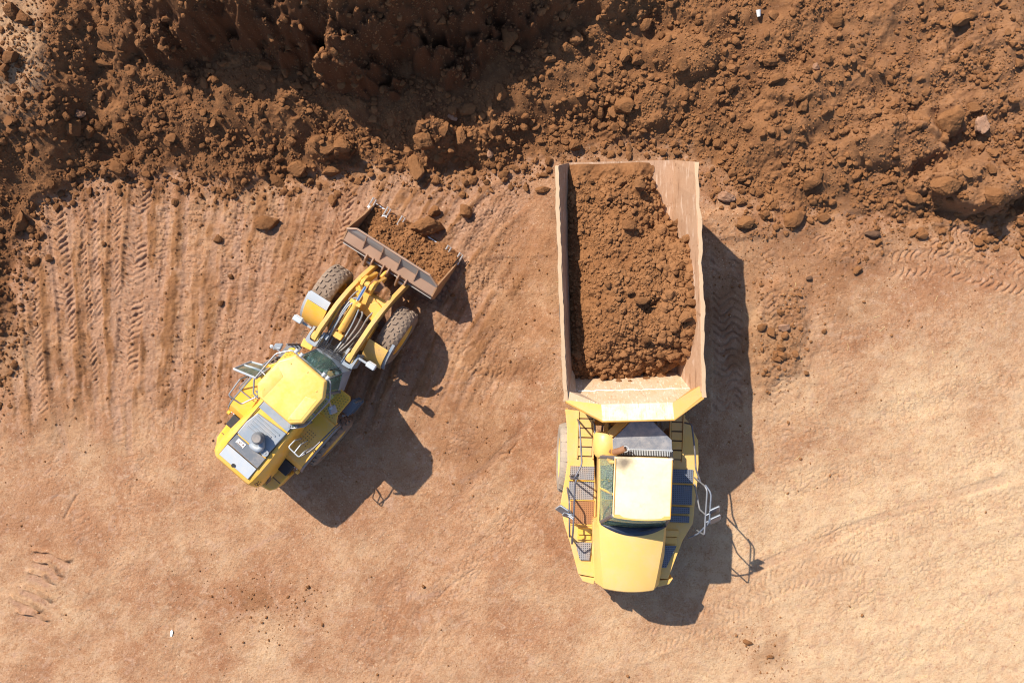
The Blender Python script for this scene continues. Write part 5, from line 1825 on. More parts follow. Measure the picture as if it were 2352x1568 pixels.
def build_loader_rear():
    F = FR
    # chassis, axle, wheels, counterweight
    mb = MB(F)
    mb.box((0, -1.7, .95), (.9, 3.2, .6))
    mb.cyl((-1.0, -1.75, .80), (1.0, -1.75, .80), .16, 14)
    mb.box((0, .05, .85), (.5, .7, .5))
    mb.build("rear_chassis", M['under'], loader, bevel=.03)
    for s in (-1, 1):
        wheel(F, loader, (s * 1.09, -1.75, .80), .80, .56, s, M['rubber'], M['lbone'], 'block', 24, 11)
    mb = MB(F)
    mb.prism([(-1.06, -3.02), (-1.03, -3.50), (-.92, -3.66), (-.66, -3.72), (.66, -3.72), (.92, -3.66), (1.03, -3.50), (1.06, -3.02)], .65, 1.28)
    mb.build("counterweight", M['ly'], loader, bevel=.05, seg=3)
    mb = MB(F)
    for s in (-1, 1):
        mb.box((s * .88, -3.32, 1.286), (.26, .02, .008))
        mb.box((s * .75, -3.32, 1.286), (.012, .55, .006))
    mb.build("counterweight_groove", M['under'], loader)
    # engine hood: yellow shell with rounded shoulders, narrower towards the cab
    rows = []
    for y, hw, zt, hb, zb in ((-1.55, .52, 2.56, .60, 1.45), (-2.1, .55, 2.55, .66, 1.40), (-2.7, .60, 2.52, .72, 1.32), (-3.1, .60, 2.49, .76, 1.29), (-3.36, .58, 2.45, .75, 1.29), (-3.50, .55, 2.36, .72, 1.29), (-3.60, .52, 2.15, .70, 1.29), (-3.66, .50, 1.8, .68, 1.29)):
        r = [(-hb, y, zb), (-hb - .01, y, zt - .55), (-hb + .015, y, zt - .28), (-hw - .05, y, zt - .10), (-hw + .01, y, zt - .02), (-hw + .10, y, zt)]
        r += [(-p[0], p[1], p[2]) for p in r[::-1]]
        rows.append(r)
    mb = MB(F)
    mb.loft(rows)
    mb.build("engine_hood", M['ly'], loader, bevel=.02, seg=3)
    # panels on the hood
    mb = MB(F)
    mb.box((0, -3.20, 2.485), (.93, .34, .05), rx=math.radians(6))
    mb.build("hood_rear_panel", M['lgrey'], loader, bevel=.008)
    mb = MB(F)
    mb.lathe([(0, .045), (.03, .05), (.03, .001)], (-.02, -3.34, 2.49), 'z', 18)
    mb.build("filler_cap", M['black'], loader, smooth=True)
    mb = MB(F)
    mb.box((0, -2.85, 2.53), (.93, .30, .02))
    mb.build("hood_screen", M['grey'], loader)
    mb = MB(F)
    mb.tube([(-.47, -1.6, 2.60), (-.475, -3.02, 2.53), (.475, -3.02, 2.53), (.47, -1.6, 2.60)], .013, 6)
    mb.tube([(-.47, -3.02, 2.52), (-.475, -3.37, 2.475), (.475, -3.37, 2.475), (.47, -3.02, 2.52)], .008, 6)
    mb.build("hood_seam", M['black'], loader)
    mb = MB(F)
    mb.prism([(-.46, -2.66), (.45, -2.66), (.45, -2.5), (.47, -1.88), (-.40, -1.96), (-.47, -2.3)], 2.52, 2.60)
    mb.build("hood_cover", M['grey2'], loader, bevel=.03, seg=3)
    mb = MB(F)
    for k in range(5):
        y = -2.02 - .085 * k
        mb.tube([(-.36, y - .02 * k * 0, 2.60), (.36 - .06 * k, y, 2.60)], .022, 8)
    mb.build("cover_rib", M['grey2'], loader, smooth=True)
    mb = MB(F)
    mb.box((0, -1.66, 2.60), (.92, .34, .05))
    mb.build("rear_cab_shelf", M['grey2'], loader, bevel=.01)
    mb = MB(F)
    mb.tube([(-.46, -1.54, 2.68), (.46, -1.54, 2.68)], .014, 6)
    mb.build("shelf_rod", M['rust'], loader)
    # pre-cleaner bowl on its bent intake
    e = empty("air_precleaner", (F.m @ Vector((.05, -2.34, 2.6))) - loader.location, parent=loader)
    mb = MB(F)
    mb.lathe([(2.62, .10), (2.72, .11), (2.74, .145), (2.79, .15), (2.80, .135), (2.84, .15), (2.88, .15), (2.90, .13), (2.95, .125), (2.965, .11), (2.965, .001)], (.05, -2.34, 0), 'z', 32)
    mb.build("bowl", M['grey'], e, smooth=True)
    mb = MB(F)
    mb.lathe([(2.966, .10), (2.972, .10), (2.972, .001)], (.05, -2.34, 0), 'z', 28)
    mb.build("lid", M['hose'], e, smooth=True)
    mb = MB(F)
    mb.tube([(.10, -2.38, 2.66), (.24, -2.50, 2.66), (.22, -2.60, 2.66), (.06, -2.64, 2.60), (.0, -2.66, 2.5)], .085, 14, .08)
    mb.build("exhaust_bend", M['grey2'], e, smooth=True)
    mb = MB(F)
    mb.lathe([(0, .09), (.03, .09), (.03, .001)], (.38, -2.57, 2.59), 'z', 18)
    mb.lathe([(.03, .035), (.045, .03), (.045, .001)], (.38, -2.57, 2.59), 'z', 14)
    mb.build("cover_boss", M['grey2'], loader, smooth=True)
    mb = MB(F)                                             # white warning plate
    mb.box((-.23, -2.80, 2.546), (.24, .12, .012))
    mb.build("warning_plate", M['white'], loader)
    mb = MB(F)
    mb.box((-.23, -2.848, 2.555), (.20, .014, .006))
    mb.lathe([(0, .030), (.004, .030), (.004, .016), (0, .016)], (-.25, -2.79, 2.552), 'z', 18)
    mb.box((-.16, -2.79, 2.554), (.03, .05, .005))
    mb.build("warning_marks", M['ink'], loader)
    # rows of small red-brown lettering on the rear right shoulder, too small to read
    mb = MB(F)
    rr = random.Random(3)
    for row, (x, z) in enumerate(((.655, 2.29), (.70, 2.20))):
        for k in range(9 - row):
            y = -3.42 + .05 * k
            mb.box((x + .012, y, z - .01), (.03, .010, .05), ry=-.7)
            mb.box((x + .012, y + .014, z + (.012 if rr.random() < .5 else -.02)), (.03, .020, .012), ry=-.7)
    mb.build("hood_lettering", M['ink'], loader)
    mb = MB(F)
    mb.tube([(.745, -3.10, 1.95), (.79, -3.28, 1.80), (.75, -3.42, 1.62)], [.03, .05, .03], 10)
    mb.build("side_vent", M['under'], loader, smooth=True)
    for s in (-1, 1):
        # dark gap plates between hood and fender
        mb = MB(F)
        mb.box((s * .86, -2.83, 1.42), (.32, .34, .3))
        mb.build("battery_box", M['black'], loader, bevel=.02)
        # fender: flat top with curved ends over the tyre
        x0, x1 = (.62, 1.21)
        arc = []
        cy, cz, R = -1.75, .80, 1.0
        pts = [(-1.08, 1.66), (-1.16, 1.80), (-1.30, 1.86), (-1.75, 1.88), (-2.25, 1.86), (-2.48, 1.78), (-2.62, 1.62), (-2.70, 1.42)]
        mb = MB(F)
        a = [(s * x0, y, z) for y, z in pts] + [(s * x0, y, z - .05) for y, z in pts[::-1]]
        b = [(s * x1, y, z) for y, z in pts] + [(s * x1, y, z - .05) for y, z in pts[::-1]]
        mb.loft([a, b])
        mb.build("rear_fender", M['ly'], loader, bevel=.015)
        mb = MB(F)
        a = [(s * (x1 + .004), y, z + .01) for y, z in pts] + [(s * (x1 + .004), y, z - .10) for y, z in pts[::-1]]
        b = [(s * (x1 + .05), y, z - .04) for y, z in pts] + [(s * (x1 + .05), y, z - .12) for y, z in pts[::-1]]
        mb.loft([a, b])
        mb.build("fender_lip", M['grey'], loader)
        mb = MB(F)
        mb.box((s * .93, -2.69, 1.50), (.40, .012, .05), rx=-.5)
        mb.build("reflector_strip", M['white'], loader)
        mb = MB(F)
        for k in range(5):
            mb.box((s * (.78 + .075 * k), -2.694, 1.505), (.03, .014, .05), rx=-.5)
        mb.build("reflector_marks", M['red'], loader)
        mb = MB(F)
        mb.lathe([(-.05, .02), (-.04, .06), (.04, .06), (.05, .02)], (s * 1.17, -2.74, 1.45), 'x', 14)
        mb.build("tail_lamp", M['ly'], loader, smooth=True)
        # access platform beside the cab
        mb = MB(F)
        q = [(s * .62, -.36), (s * .95, -.34), (s * 1.02, -.42), (s * 1.03, -.92), (s * 1.16, -1.12), (s * .62, -1.15)]
        mb.prism(q if s < 0 else q[::-1], 1.68, 1.75)
        mb.build("platform", M['ly'], loader, bevel=.012)
        mb = MB(F)
        for i in range(5):
            for j in range(9):
                x, y = s * (.70 + .065 * i), -.44 - .075 * j - .03 * (i % 2)
                mb.box((x, y, 1.752), (.026, .016, .006), rz=.6)
        for i in range(4):
            for j in range(6):
                mb.box((s * (.74 + .065 * i), -1.62 - .075 * j, 1.886), (.026, .016, .006), rz=.6)
        mb.build("grip_studs", M['under'], loader)
        mb = MB(F)
        for k in range(3):
            mb.box((s * 1.10, -.62, .62 + .36 * k), (.20, .44, .035))
        for y in (-.84, -.40):
            mb.box((s * 1.13, y, 1.1), (.05, .035, 1.25))
        mb.build("ladder", M['grey'], loader, bevel=.006)
    # red and white reflector, right fender handrail, hoops
    mb = MB(F)
    mb.tube([(.72, -1.92, 1.88), (.70, -1.92, 2.42), (.70, -2.12, 2.5), (1.06, -2.14, 2.5), (1.06, -1.98, 2.45), (1.08, -1.9, 1.9)], .016, 8, .05)
    mb.tube([(.88, -1.86, 1.9), (.88, -1.9, 2.44), (.90, -2.12, 2.5)], .014, 8, .04)
    mb.build("handrail", M['lgrey'], loader, smooth=True)
    mb = MB(F)
    mb.tube([(1.06, -2.14, 2.4), (1.16, -1.85, 2.35), (1.19, -1.45, 2.25), (1.21, -1.08, 2.2), (1.20, -1.02, 1.8)], .018, 8, .1)
    mb.build("handrail", M['raild'], loader, smooth=True)
    mb = MB(F)
    L = [photo6(600, 640, 2.2), photo6(470, 690, 2.45), photo6(290, 940, 2.45), photo6(320, 975, 2.45), photo6(490, 1090, 2.3), photo6(720, 980, 2.3)]
    mb.tube(L, .02, 8, .05)
    mb.tube([photo6(610, 660, 2.2), photo6(450, 830, 1.95), photo6(490, 880, 1.95), photo6(630, 990, 1.95)], .016, 8, .05)
    mb.build("handrail", M['rail'], loader, smooth=True)

    # ---- cab
    cab = empty("cab", (0, 0, 0), parent=loader)
    mb = MB(F)
    base = [(-.62, -1.48), (.62, -1.48), (.66, -.42), (.46, .06), (-.46, .06), (-.66, -.42)]
    mb.loft([[(x * .98, y, 1.2) for x, y in base], [(x, y, 1.72) for x, y in base]])
    mb.build("cab_tub", M['grey'], cab, bevel=.03)
    mb = MB(F)                                             # sloping blue-grey apron under the windscreen
    up = [(-.66, -.42, 1.90), (-.44, .02, 1.92), (0, .10, 1.94), (.44, .02, 1.92), (.66, -.42, 1.90)]
    dn = [(-.70, -.38, 1.46), (-.50, .16, 1.46), (0, .24, 1.46), (.50, .16, 1.46), (.70, -.38, 1.46)]
    mb.loft([dn, up], False, False)
    o = mb.build("front_apron", M['grey2'], cab)
    o.modifiers.new("thick", 'SOLIDIFY').thickness = 0.03
    tp = [(-.60, -.45, 3.24), (-.42, -.15, 3.24), (0, -.10, 3.26), (.42, -.15, 3.24), (.60, -.45, 3.24)]
    mb = MB(F)
    mb.loft([[(p[0] * .99, p[1], p[2] + .02) for p in up], tp], False, False)
    o = mb.build("windscreen", M['glass_loader'], cab)
    o.modifiers.new("thick", 'SOLIDIFY').thickness = 0.012
    for s in (-1, 1):
        mb = MB(F)
        mb.loft([[(s * .66, -.44, 1.75), (s * .63, -1.46, 1.75)], [(s * .61, -.47, 3.24), (s * .60, -1.40, 3.24)]], False, False)
        if s > 0:
            o = mb.build("side_window", M['glass_loader'], cab)
            o.modifiers.new("thick", 'SOLIDIFY').thickness = 0.012
    mb = MB(F)
    for s in (-1, 1):
        mb.tube([(s * .67, -.42, 1.7), (s * .61, -.45, 3.26)], .035, 8)
        mb.tube([(s * .63, -1.46, 1.7), (s * .60, -1.40, 3.26)], .045, 8)
        mb.tube([(s * .45, .03, 1.92), (s * .42, -.14, 3.24)], .014, 6)
    mb.build("cab_post", M['grey'], cab, smooth=True)
    mb = MB(F)
    mb.box((0, -1.46, 2.45), (1.15, .04, 1.5))
    mb.build("rear_window", M['glass_loader'], cab)
    mb = MB(F)
    mb.box((0, -.95, 2.0), (.5, .5, .18))
    mb.box((0, -1.20, 2.35), (.5, .14, .65))
    mb.build("driver_seat", M['seat'], cab, bevel=.05)
    mb = MB(F)
    mb.box((0, -.30, 1.98), (.9, .25, .22))
    mb.box((.1, -.40, 2.2), (.18, .12, .3))
    mb.box((.48, -.8, 2.05), (.16, .6, .18))
    mb.build("dashboard", M['grey2'], cab, bevel=.03)
    mb = MB(F)
    mb.tube([(.2 * math.cos(a), -.52 + .16 * math.sin(a), 2.38 + .10 * math.sin(a)) for a in np.linspace(0, 6.283, 20, endpoint=False)], .016, 6, closed=True)
    mb.build("steering_wheel", M['black'], cab, smooth=True)
    mb = MB(F)
    mb.tube([(.30, .085, 1.95), (.26, .0, 2.45), (.22, -.02, 2.60)], .012, 6)
    mb.tube([(.36, .07, 1.95), (.30, .0, 2.45)], .010, 6)
    mb.tube([(-.30, .085, 1.95), (-.05, .06, 2.05), (.2, .07, 2.1)], .010, 6)
    mb.build("wiper", M['black'], cab)
    # roof: bevelled tray with two creases and bolts
    def oct_(k, z):
        P = [(-.50, -1.45), (.50, -1.45), (.71, -1.24), (.70, -.46), (.47, -.13), (-.47, -.13), (-.70, -.46), (-.71, -1.24)]
        c = (0, -.80)
        return [(c[0] + (x - c[0]) * k, c[1] + (y - c[1]) * k, z) for x, y in P]
    mb = MB(F)
    mb.loft([oct_(.94, 3.22), oct_(1.0, 3.26), oct_(1.0, 3.36), oct_(.95, 3.41), oct_(.90, 3.42)])
    mb.build("cab_roof", M['lroof'], cab, bevel=.018, seg=3)
    mb = MB(F)
    for s in (-1, 1):
        mb.loft([[(s * .36, -1.38, 3.415), (s * .40, -1.38, 3.43), (s * .62, -1.2, 3.425), (s * .62, -1.2, 3.40)],
                 [(s * .33, -.70, 3.415), (s * .37, -.70, 3.43), (s * .60, -.60, 3.425), (s * .60, -.60, 3.40)]])
    mb.build("roof_swage", M['lroof'], cab, bevel=.008)
    mb = MB(F)
    for x, y in ((-.42, -.36), (.45, -.45), (-.50, -1.22), (.42, -1.33), (.0, -.25)):
        mb.lathe([(3.42, .022), (3.435, .020), (3.435, .001)], (x, y, 0), 'z', 12)
    mb.build("roof_bolt", M['lroof'], cab, smooth=True)
    # guard rail round the roof
    G = [(-.88, -1.26, 3.15), (-.88, -.46, 3.18), (-.64, -.14, 3.2), (.52, -.10, 3.2), (.80, -.46, 3.18), (.76, -1.30, 3.15), (.55, -1.56, 3.12), (.47, -1.58, 3.12)]
    mb = MB(F)
    mb.tube(G, .021, 8, .06)
    mb.tube([(-.88, -1.26, 3.15), (-.68, -1.53, 3.12), (-.52, -1.55, 3.12)], .021, 8, .03)
    for a, b in (((-.88, -1.0, 3.16), (-.66, -1.0, 3.22)), ((.77, -.95, 3.16), (.66, -.95, 3.22)), ((.80, -.46, 3.18), (.62, -.50, 3.24)), ((.5, -1.57, 3.12), (.48, -1.44, 3.24)), ((-.6, -1.54, 3.12), (-.5, -1.44, 3.24))):
        mb.tube([a, b], .016, 6)
    mb.build("roof_guard_rail", M['rail'], cab, smooth=True)
    for x in (-.55, -.4, .3, .42):
        mb = MB(F)
        mb.lathe([(-.05, .045), (.05, .05), (.05, .001)], (x, -.09, 3.19), 'y', 12)
        mb.build("work_lamp", M['lgrey'], cab, smooth=True)
    # open door on the left
    d = empty("cab_door", (0, 0, 0), parent=loader)
    d["label"] = "open glazed cab door"
    a0, a1 = photo6(370, 525, 3.15), photo6(730, 675, 3.15)
    b0, b1 = photo6(640, 412, 1.65), photo6(960, 500, 1.65)
    mb = MB(F)
    mb.tube([a0, a1, b1, b0], .028, 8, .04, closed=True)
    mid0 = tuple((a0[i] * .45 + b0[i] * .55) for i in range(3))
    mid1 = tuple((a1[i] * .45 + b1[i] * .55) for i in range(3))
    mb.tube([mid0, mid1], .025, 8)
    mb.build("door_frame", M['lgrey'], d, smooth=True)
    mb = MB(F)
    mb.plate([a0, a1, b1, b0], .01)
    mb.build("door_glass", M['glass_loader'], d)
    mb = MB(F)
    mb.tube([mid0, tuple((mid0[i] + mid1[i]) / 2 + (.05 if i == 2 else .03) for i in range(3)), mid1], .03, 8, .1)
    mb.build("door_handle", M['grey2'], d, smooth=True)
    # mirrors on arms
    for s, pts, c, rz in ((-1, [(-.80, -.38, 3.1), (-1.0, -.42, 2.9), (-1.16, -.48, 2.75)], (-1.06, -.40, 2.68), .7), (1, [(.80, -.50, 3.1), (.86, -.58, 2.9), (.88, -.66, 2.75)], (.93, -.70, 2.62), -.5)):
        m = empty("mirror", (F.m @ Vector(c)) - loader.location, parent=loader)
        mb = MB(F)
        mb.tube(pts, .018, 8, .04)
        mb.build("mirror_arm", M['rail'], m, smooth=True)
        mb = MB(F)
        mb.box(c, (.20, .07, .26), rz=rz, rx=.5)
        mb.build("mirror_case", M['grey2'], m, bevel=.03, seg=3)
        mb = MB(F)
        mb.lathe([(-.03, .03), (.03, .045), (.05, .001)], pts[-1], 'z', 12)
        mb.build("mirror_clamp", M['lgrey'], m, smooth=True)
    # yellow step bracket seen ahead of the cab on the left
    mb = MB(F)
    mb.box((-.74, -.05, 1.72), (.30, .22, .06), rz=.3)
    mb.build("platform_front", M['ly'], loader, bevel=.02)


def build_loader_front():
    F = FF
    # frame
    mb = MB(F)
    mb.box((0, .45, .85), (.8, 1.3, .55))
    mb.box((0, 1.2, .85), (.7, .6, .6))
    mb.cyl((-1.0, 1.33, .80), (1.0, 1.33, .80), .16, 14)
    mb.build("front_frame", M['under'], loader, bevel=.02)
    mb = MB(F)
    mb.box((0, .72, 1.16), (.84, 1.0, .05))
    mb.build("frame_deck", paint('dusty_deck', (0.34, 0.23, 0.16), .8, 0, .5, (.45, .33, .24), 4.0), loader, bevel=.01)
    for s in (-1, 1):
        wheel(F, loader, (s * 1.03 - .0, 1.33, .80), .80, .56, s, M['rubber'], M['ly'], 'block', 24, 12)
    # pivot towers: a U of grey plate round each arm
    for s in (-1, 1):
        mb = MB(F)
        c = s * .52
        mb.box((c - .155, .29, 1.45), (.05, .42, .72))
        mb.box((c + .155, .29, 1.45), (.05, .42, .72))
        mb.prism([(c - .18, .50), (c - .18, .16), (c - .12, .06), (c + .12, .06), (c + .18, .16), (c + .18, .50), (c + .115, .50), (c + .115, .24), (c + .07, .16), (c - .07, .16), (c - .115, .24), (c - .115, .50)], 1.74, 1.815)
        mb.build("pivot_tower", M['grey2'], loader, bevel=.01)
        mb = MB(F)
        mb.cyl((c - .19, .30, 1.72), (c + .19, .30, 1.72), .075, 16)
        mb.lathe([(-.10, .12), (.10, .12), (.10, .08)], (c, .30, 1.72), 'x', 20)
        mb.build("pivot_pin", M['arm'], loader, smooth=True)
        # lift arm
        up = [(.20, 1.84), (.55, 1.98), (1.30, 1.94), (1.75, 1.74), (2.20, 1.38), (2.52, .98), (2.74, .62)]
        dn = [(2.62, .40), (2.40, .66), (2.05, 1.02), (1.65, 1.36), (1.25, 1.55), (.6, 1.62), (.20, 1.60)]
        xo = lambda y: c + (-.02 * s + 0) * 0 + (.035 if s > 0 else .10) * max(0, y - .3) / 2.4
        mb = MB(F)
        mb.loft([[(xo(y) - .055, y, z) for y, z in up + dn], [(xo(y) + .055, y, z) for y, z in up + dn]])
        mb.build("lift_arm", M['arm'], loader, bevel=.012)
        mb = MB(F)
        rr = random.Random(8 + s)
        q = [(xo(y) , y, z + .012) for y, z in up[1:6]]
        # lift ram below the arm
        mb.cyl((c - s * .05, .55, .95), (c, 1.35, 1.30), .08, 14)
        mb.build("lift_ram", M['lbone'], loader, smooth=True)
    # cross member between the arms
    mb = MB(F)
    mb.cyl((-.44, 1.86, 1.42), (.52, 1.86, 1.42), .13, 20)
    mb.plate([(-.42, 1.40, 1.45), (.46, 1.40, 1.45), (.42, 1.75, 1.56), (.20, 1.90, 1.60), (-.36, 1.90, 1.60), (-.42, 1.75, 1.56)][::-1][::-1], .08)
    mb.build("cross_member", M['lbone'], loader, bevel=.02)
    mb = MB(F)
    mb.plate([(.12, 1.42, 1.47), (.46, 1.34, 1.52), (.47, 1.80, 1.60), (.30, 1.86, 1.64), (.14, 1.70, 1.56)], .06)
    mb.build("cross_gusset", M['lbone'], loader, bevel=.015)
    # bellcrank: two cheeks
    for x in (-.22, .04):
        mb = MB(F)
        prof = [(2.02, 1.95), (2.20, 1.98), (2.30, 1.86), (2.32, 1.55), (2.44, 1.20), (2.50, .98), (2.36, .92), (2.22, 1.20), (2.02, 1.32), (1.90, 1.50), (1.98, 1.78)]
        mb.loft([[(x - .04, y, z) for y, z in prof], [(x + .04, y, z) for y, z in prof]])
        mb.build("bellcrank", M['lbone'], loader, bevel=.012)
    mb = MB(F)
    mb.cyl((-.32, 2.12, 1.86), (.12, 2.12, 1.86), .06, 16)
    mb.lathe([(-.06, .085), (.06, .085)], (-.11, 2.12, 1.86), 'x', 18)
    mb.lathe([(-.04, .075), (.0, .075), (.0, .001)], (-.30, 2.12, 1.86), 'x', 18)
    mb.cyl((-.30, 1.88, 1.45), (.14, 1.88, 1.45), .09, 18)
    mb.build("bellcrank_pin", M['lbone'], loader, smooth=True)
    mb = MB(F)
    mb.plate([(.06, 2.05, 1.70), (.22, 2.10, 1.62), (.24, 2.32, 1.52), (.10, 2.38, 1.52)], .30)
    mb.build("bellcrank_cover", M['rust'], loader, bevel=.02)
    mb = MB(F)
    mb.tube([(-.06, 2.42, 1.02), (-.05, 2.66, .84)], .05, 10)
    mb.build("bucket_link", M['lbone'], loader, smooth=True)
    # tilt cylinder
    mb = MB(F)
    mb.cyl((-.11, .76, 1.58), (-.11, 1.52, 1.76), .115, 24)
    mb.cyl((-.11, 1.50, 1.755), (-.11, 1.62, 1.78), .135, 24)
    mb.box((-.11, 1.56, 1.79), (.30, .10, .20))
    mb.cyl((-.11, .66, 1.55), (-.11, .78, 1.585), .07, 16)
    mb.lathe([(-.07, .10), (.07, .10)], (-.10, .62, 1.54), 'x', 18)
    mb.build("tilt_cylinder", M['lbone'], loader, smooth=True)
    mb = MB(F)
    mb.cyl((-.11, 1.60, 1.775), (-.11, 2.10, 1.86), .05, 18)
    mb.build("cylinder_rod", M['chrome'], loader, smooth=True)
    mb = MB(F)
    mb.box((-.10, .60, 1.42), (.30, .16, .5))
    mb.build("cylinder_lug", M['lbone'], loader, bevel=.02)
    # hoses and pipes
    H = [[(-.28, .22, 1.6), (-.30, .7, 1.70), (-.31, 1.2, 1.80), (-.26, 1.6, 1.86), (-.16, 1.66, 1.80)],
         [(-.22, .22, 1.6), (-.24, .7, 1.72), (-.24, 1.2, 1.86), (-.20, 1.48, 1.90), (-.14, 1.55, 1.86)],
         [(-.34, .25, 1.55), (-.36, .8, 1.62), (-.36, 1.35, 1.70), (-.30, 1.75, 1.80), (-.22, 1.84, 1.70)],
         [(-.16, .22, 1.5), (-.18, .5, 1.55), (-.16, .62, 1.62)],
         [(.02, .20, 1.5), (.02, .45, 1.48), (.04, .62, 1.40)],
         [(.06, .22, 1.55), (.08, .65, 1.55), (.09, 1.0, 1.62), (.08, 1.35, 1.78), (.02, 1.46, 1.80)],
         [(.12, .22, 1.55), (.16, .6, 1.50), (.20, 1.0, 1.60), (.20, 1.34, 1.80), (.14, 1.48, 1.78), (.08, 1.40, 1.6)],
         [(.18, .22, 1.55), (.26, .6, 1.52), (.32, 1.0, 1.62), (.36, 1.4, 1.82), (.38, 1.6, 1.82)],
         [(.24, .25, 1.5), (.30, .55, 1.48), (.34, .9, 1.45)],
         [(-.05, .3, 1.45), (.15, .75, 1.4), (.30, .95, 1.40)]]
    cols = ['grey2', 'grey2', 'hose', 'hose', 'black', 'grey2', 'hose', 'hose', 'black', 'hose']
    for k, pts in enumerate(H):
        mb = MB(F)
        jr = random.Random(60 + k)
        mb.tube([(x + jr.uniform(-.03, .03), y + jr.uniform(-.03, .03), z + jr.uniform(-.04, .02)) for x, y, z in pts], .019 if k % 3 else .024, 8, .18)
        mb.build("hydraulic_hose", M[cols[k]], loader, smooth=True)
    mb = MB(F)
    mb.box((-.40, 1.10, 1.72), (.05, .45, .10), rx=.2)
    mb.build("valve_strip", M['ly'], loader, bevel=.01)
    mb = MB(F)
    mb.box((-.29, .42, 1.70), (.10, .14, .10))
    mb.build("junction_box", M['grey2'], loader, bevel=.01)
    # guard of thin bars before the windscreen
    mb = MB(F)
    for k in range(6):
        y = .10 + .045 * k
        mb.tube([(-.36, y, 1.86), (.36, y + .01, 1.86)], .009, 6)
    for x in (-.36, -.12, .12, .36):
        mb.tube([(x, .08, 1.86), (x, .34, 1.86)], .011, 6)
        mb.tube([(x, .20, 1.86), (x, .20, 1.2)], .012, 6)
    mb.build("screen_guard", M['black'], loader)
    mb = MB(F)
    for k in range(3):
        mb.tube([(-.92, .10 + .05 * k, 1.5), (-.66, .10 + .05 * k, 1.5)], .01, 6)
    for x in (-.92, -.66):
        mb.tube([(x, .08, 1.5), (x, .22, 1.5), (x, .22, 1.1)], .012, 6)
    mb.build("side_step", M['under'], loader)
    # front fenders: curved shells behind the tyres, with grey trims
    for s in (-1, 1):
        cy, cz, R = 1.33, .80, .95
        def arc(a0, a1, x0, x1, R, th, n=9):
            A, B = [], []
            for k in range(n):
                a = math.radians(a0 + (a1 - a0) * k / (n - 1))
                A.append((cy + R * math.cos(a), cz + R * math.sin(a)))
            for k in range(n):
                a = math.radians(a1 + (a0 - a1) * k / (n - 1))
                B.append((cy + (R - th) * math.cos(a), cz + (R - th) * math.sin(a)))
            q = A + B
            return [[(s * x0, y, z) for y, z in q], [(s * x1, y, z) for y, z in q]]
        mb = MB(F)
        mb.loft(arc(112, 168, .64, 1.22, R + .02, .03))
        mb.build("front_fender", M['ly'] if s < 0 else M['arm'], loader, bevel=.012)
        mb = MB(F)
        if s < 0:
            mb.loft(arc(97, 111.5, .66, 1.26, R, .03))
        mb.loft(arc(100, 168, 1.225, 1.30, R - .02, .04))
        mb.build("fender_trim", M['lgrey'] if s < 0 else M['grey2'], loader)
        mb = MB(F)
        mb.box((s * .86, .42, 1.80), (.30, .06, .08))
        mb.build("lamp_bracket", M['grey2'], loader, bevel=.01)
        e = empty("headlight", (F.m @ Vector((s * 1.08, .44, 1.9))) - loader.location, parent=loader)
        mb = MB(F)
        mb.box((s * 1.09, .44, 1.92), (.25, .15, .18))
        mb.build("lamp_case", M['lgrey'], e, bevel=.03, seg=3)
        mb = MB(F)
        mb.box((s * 1.09, .522, 1.91), (.20, .012, .13))
        mb.build("lens", M['white'], e, bevel=.01)
    build_bucket()


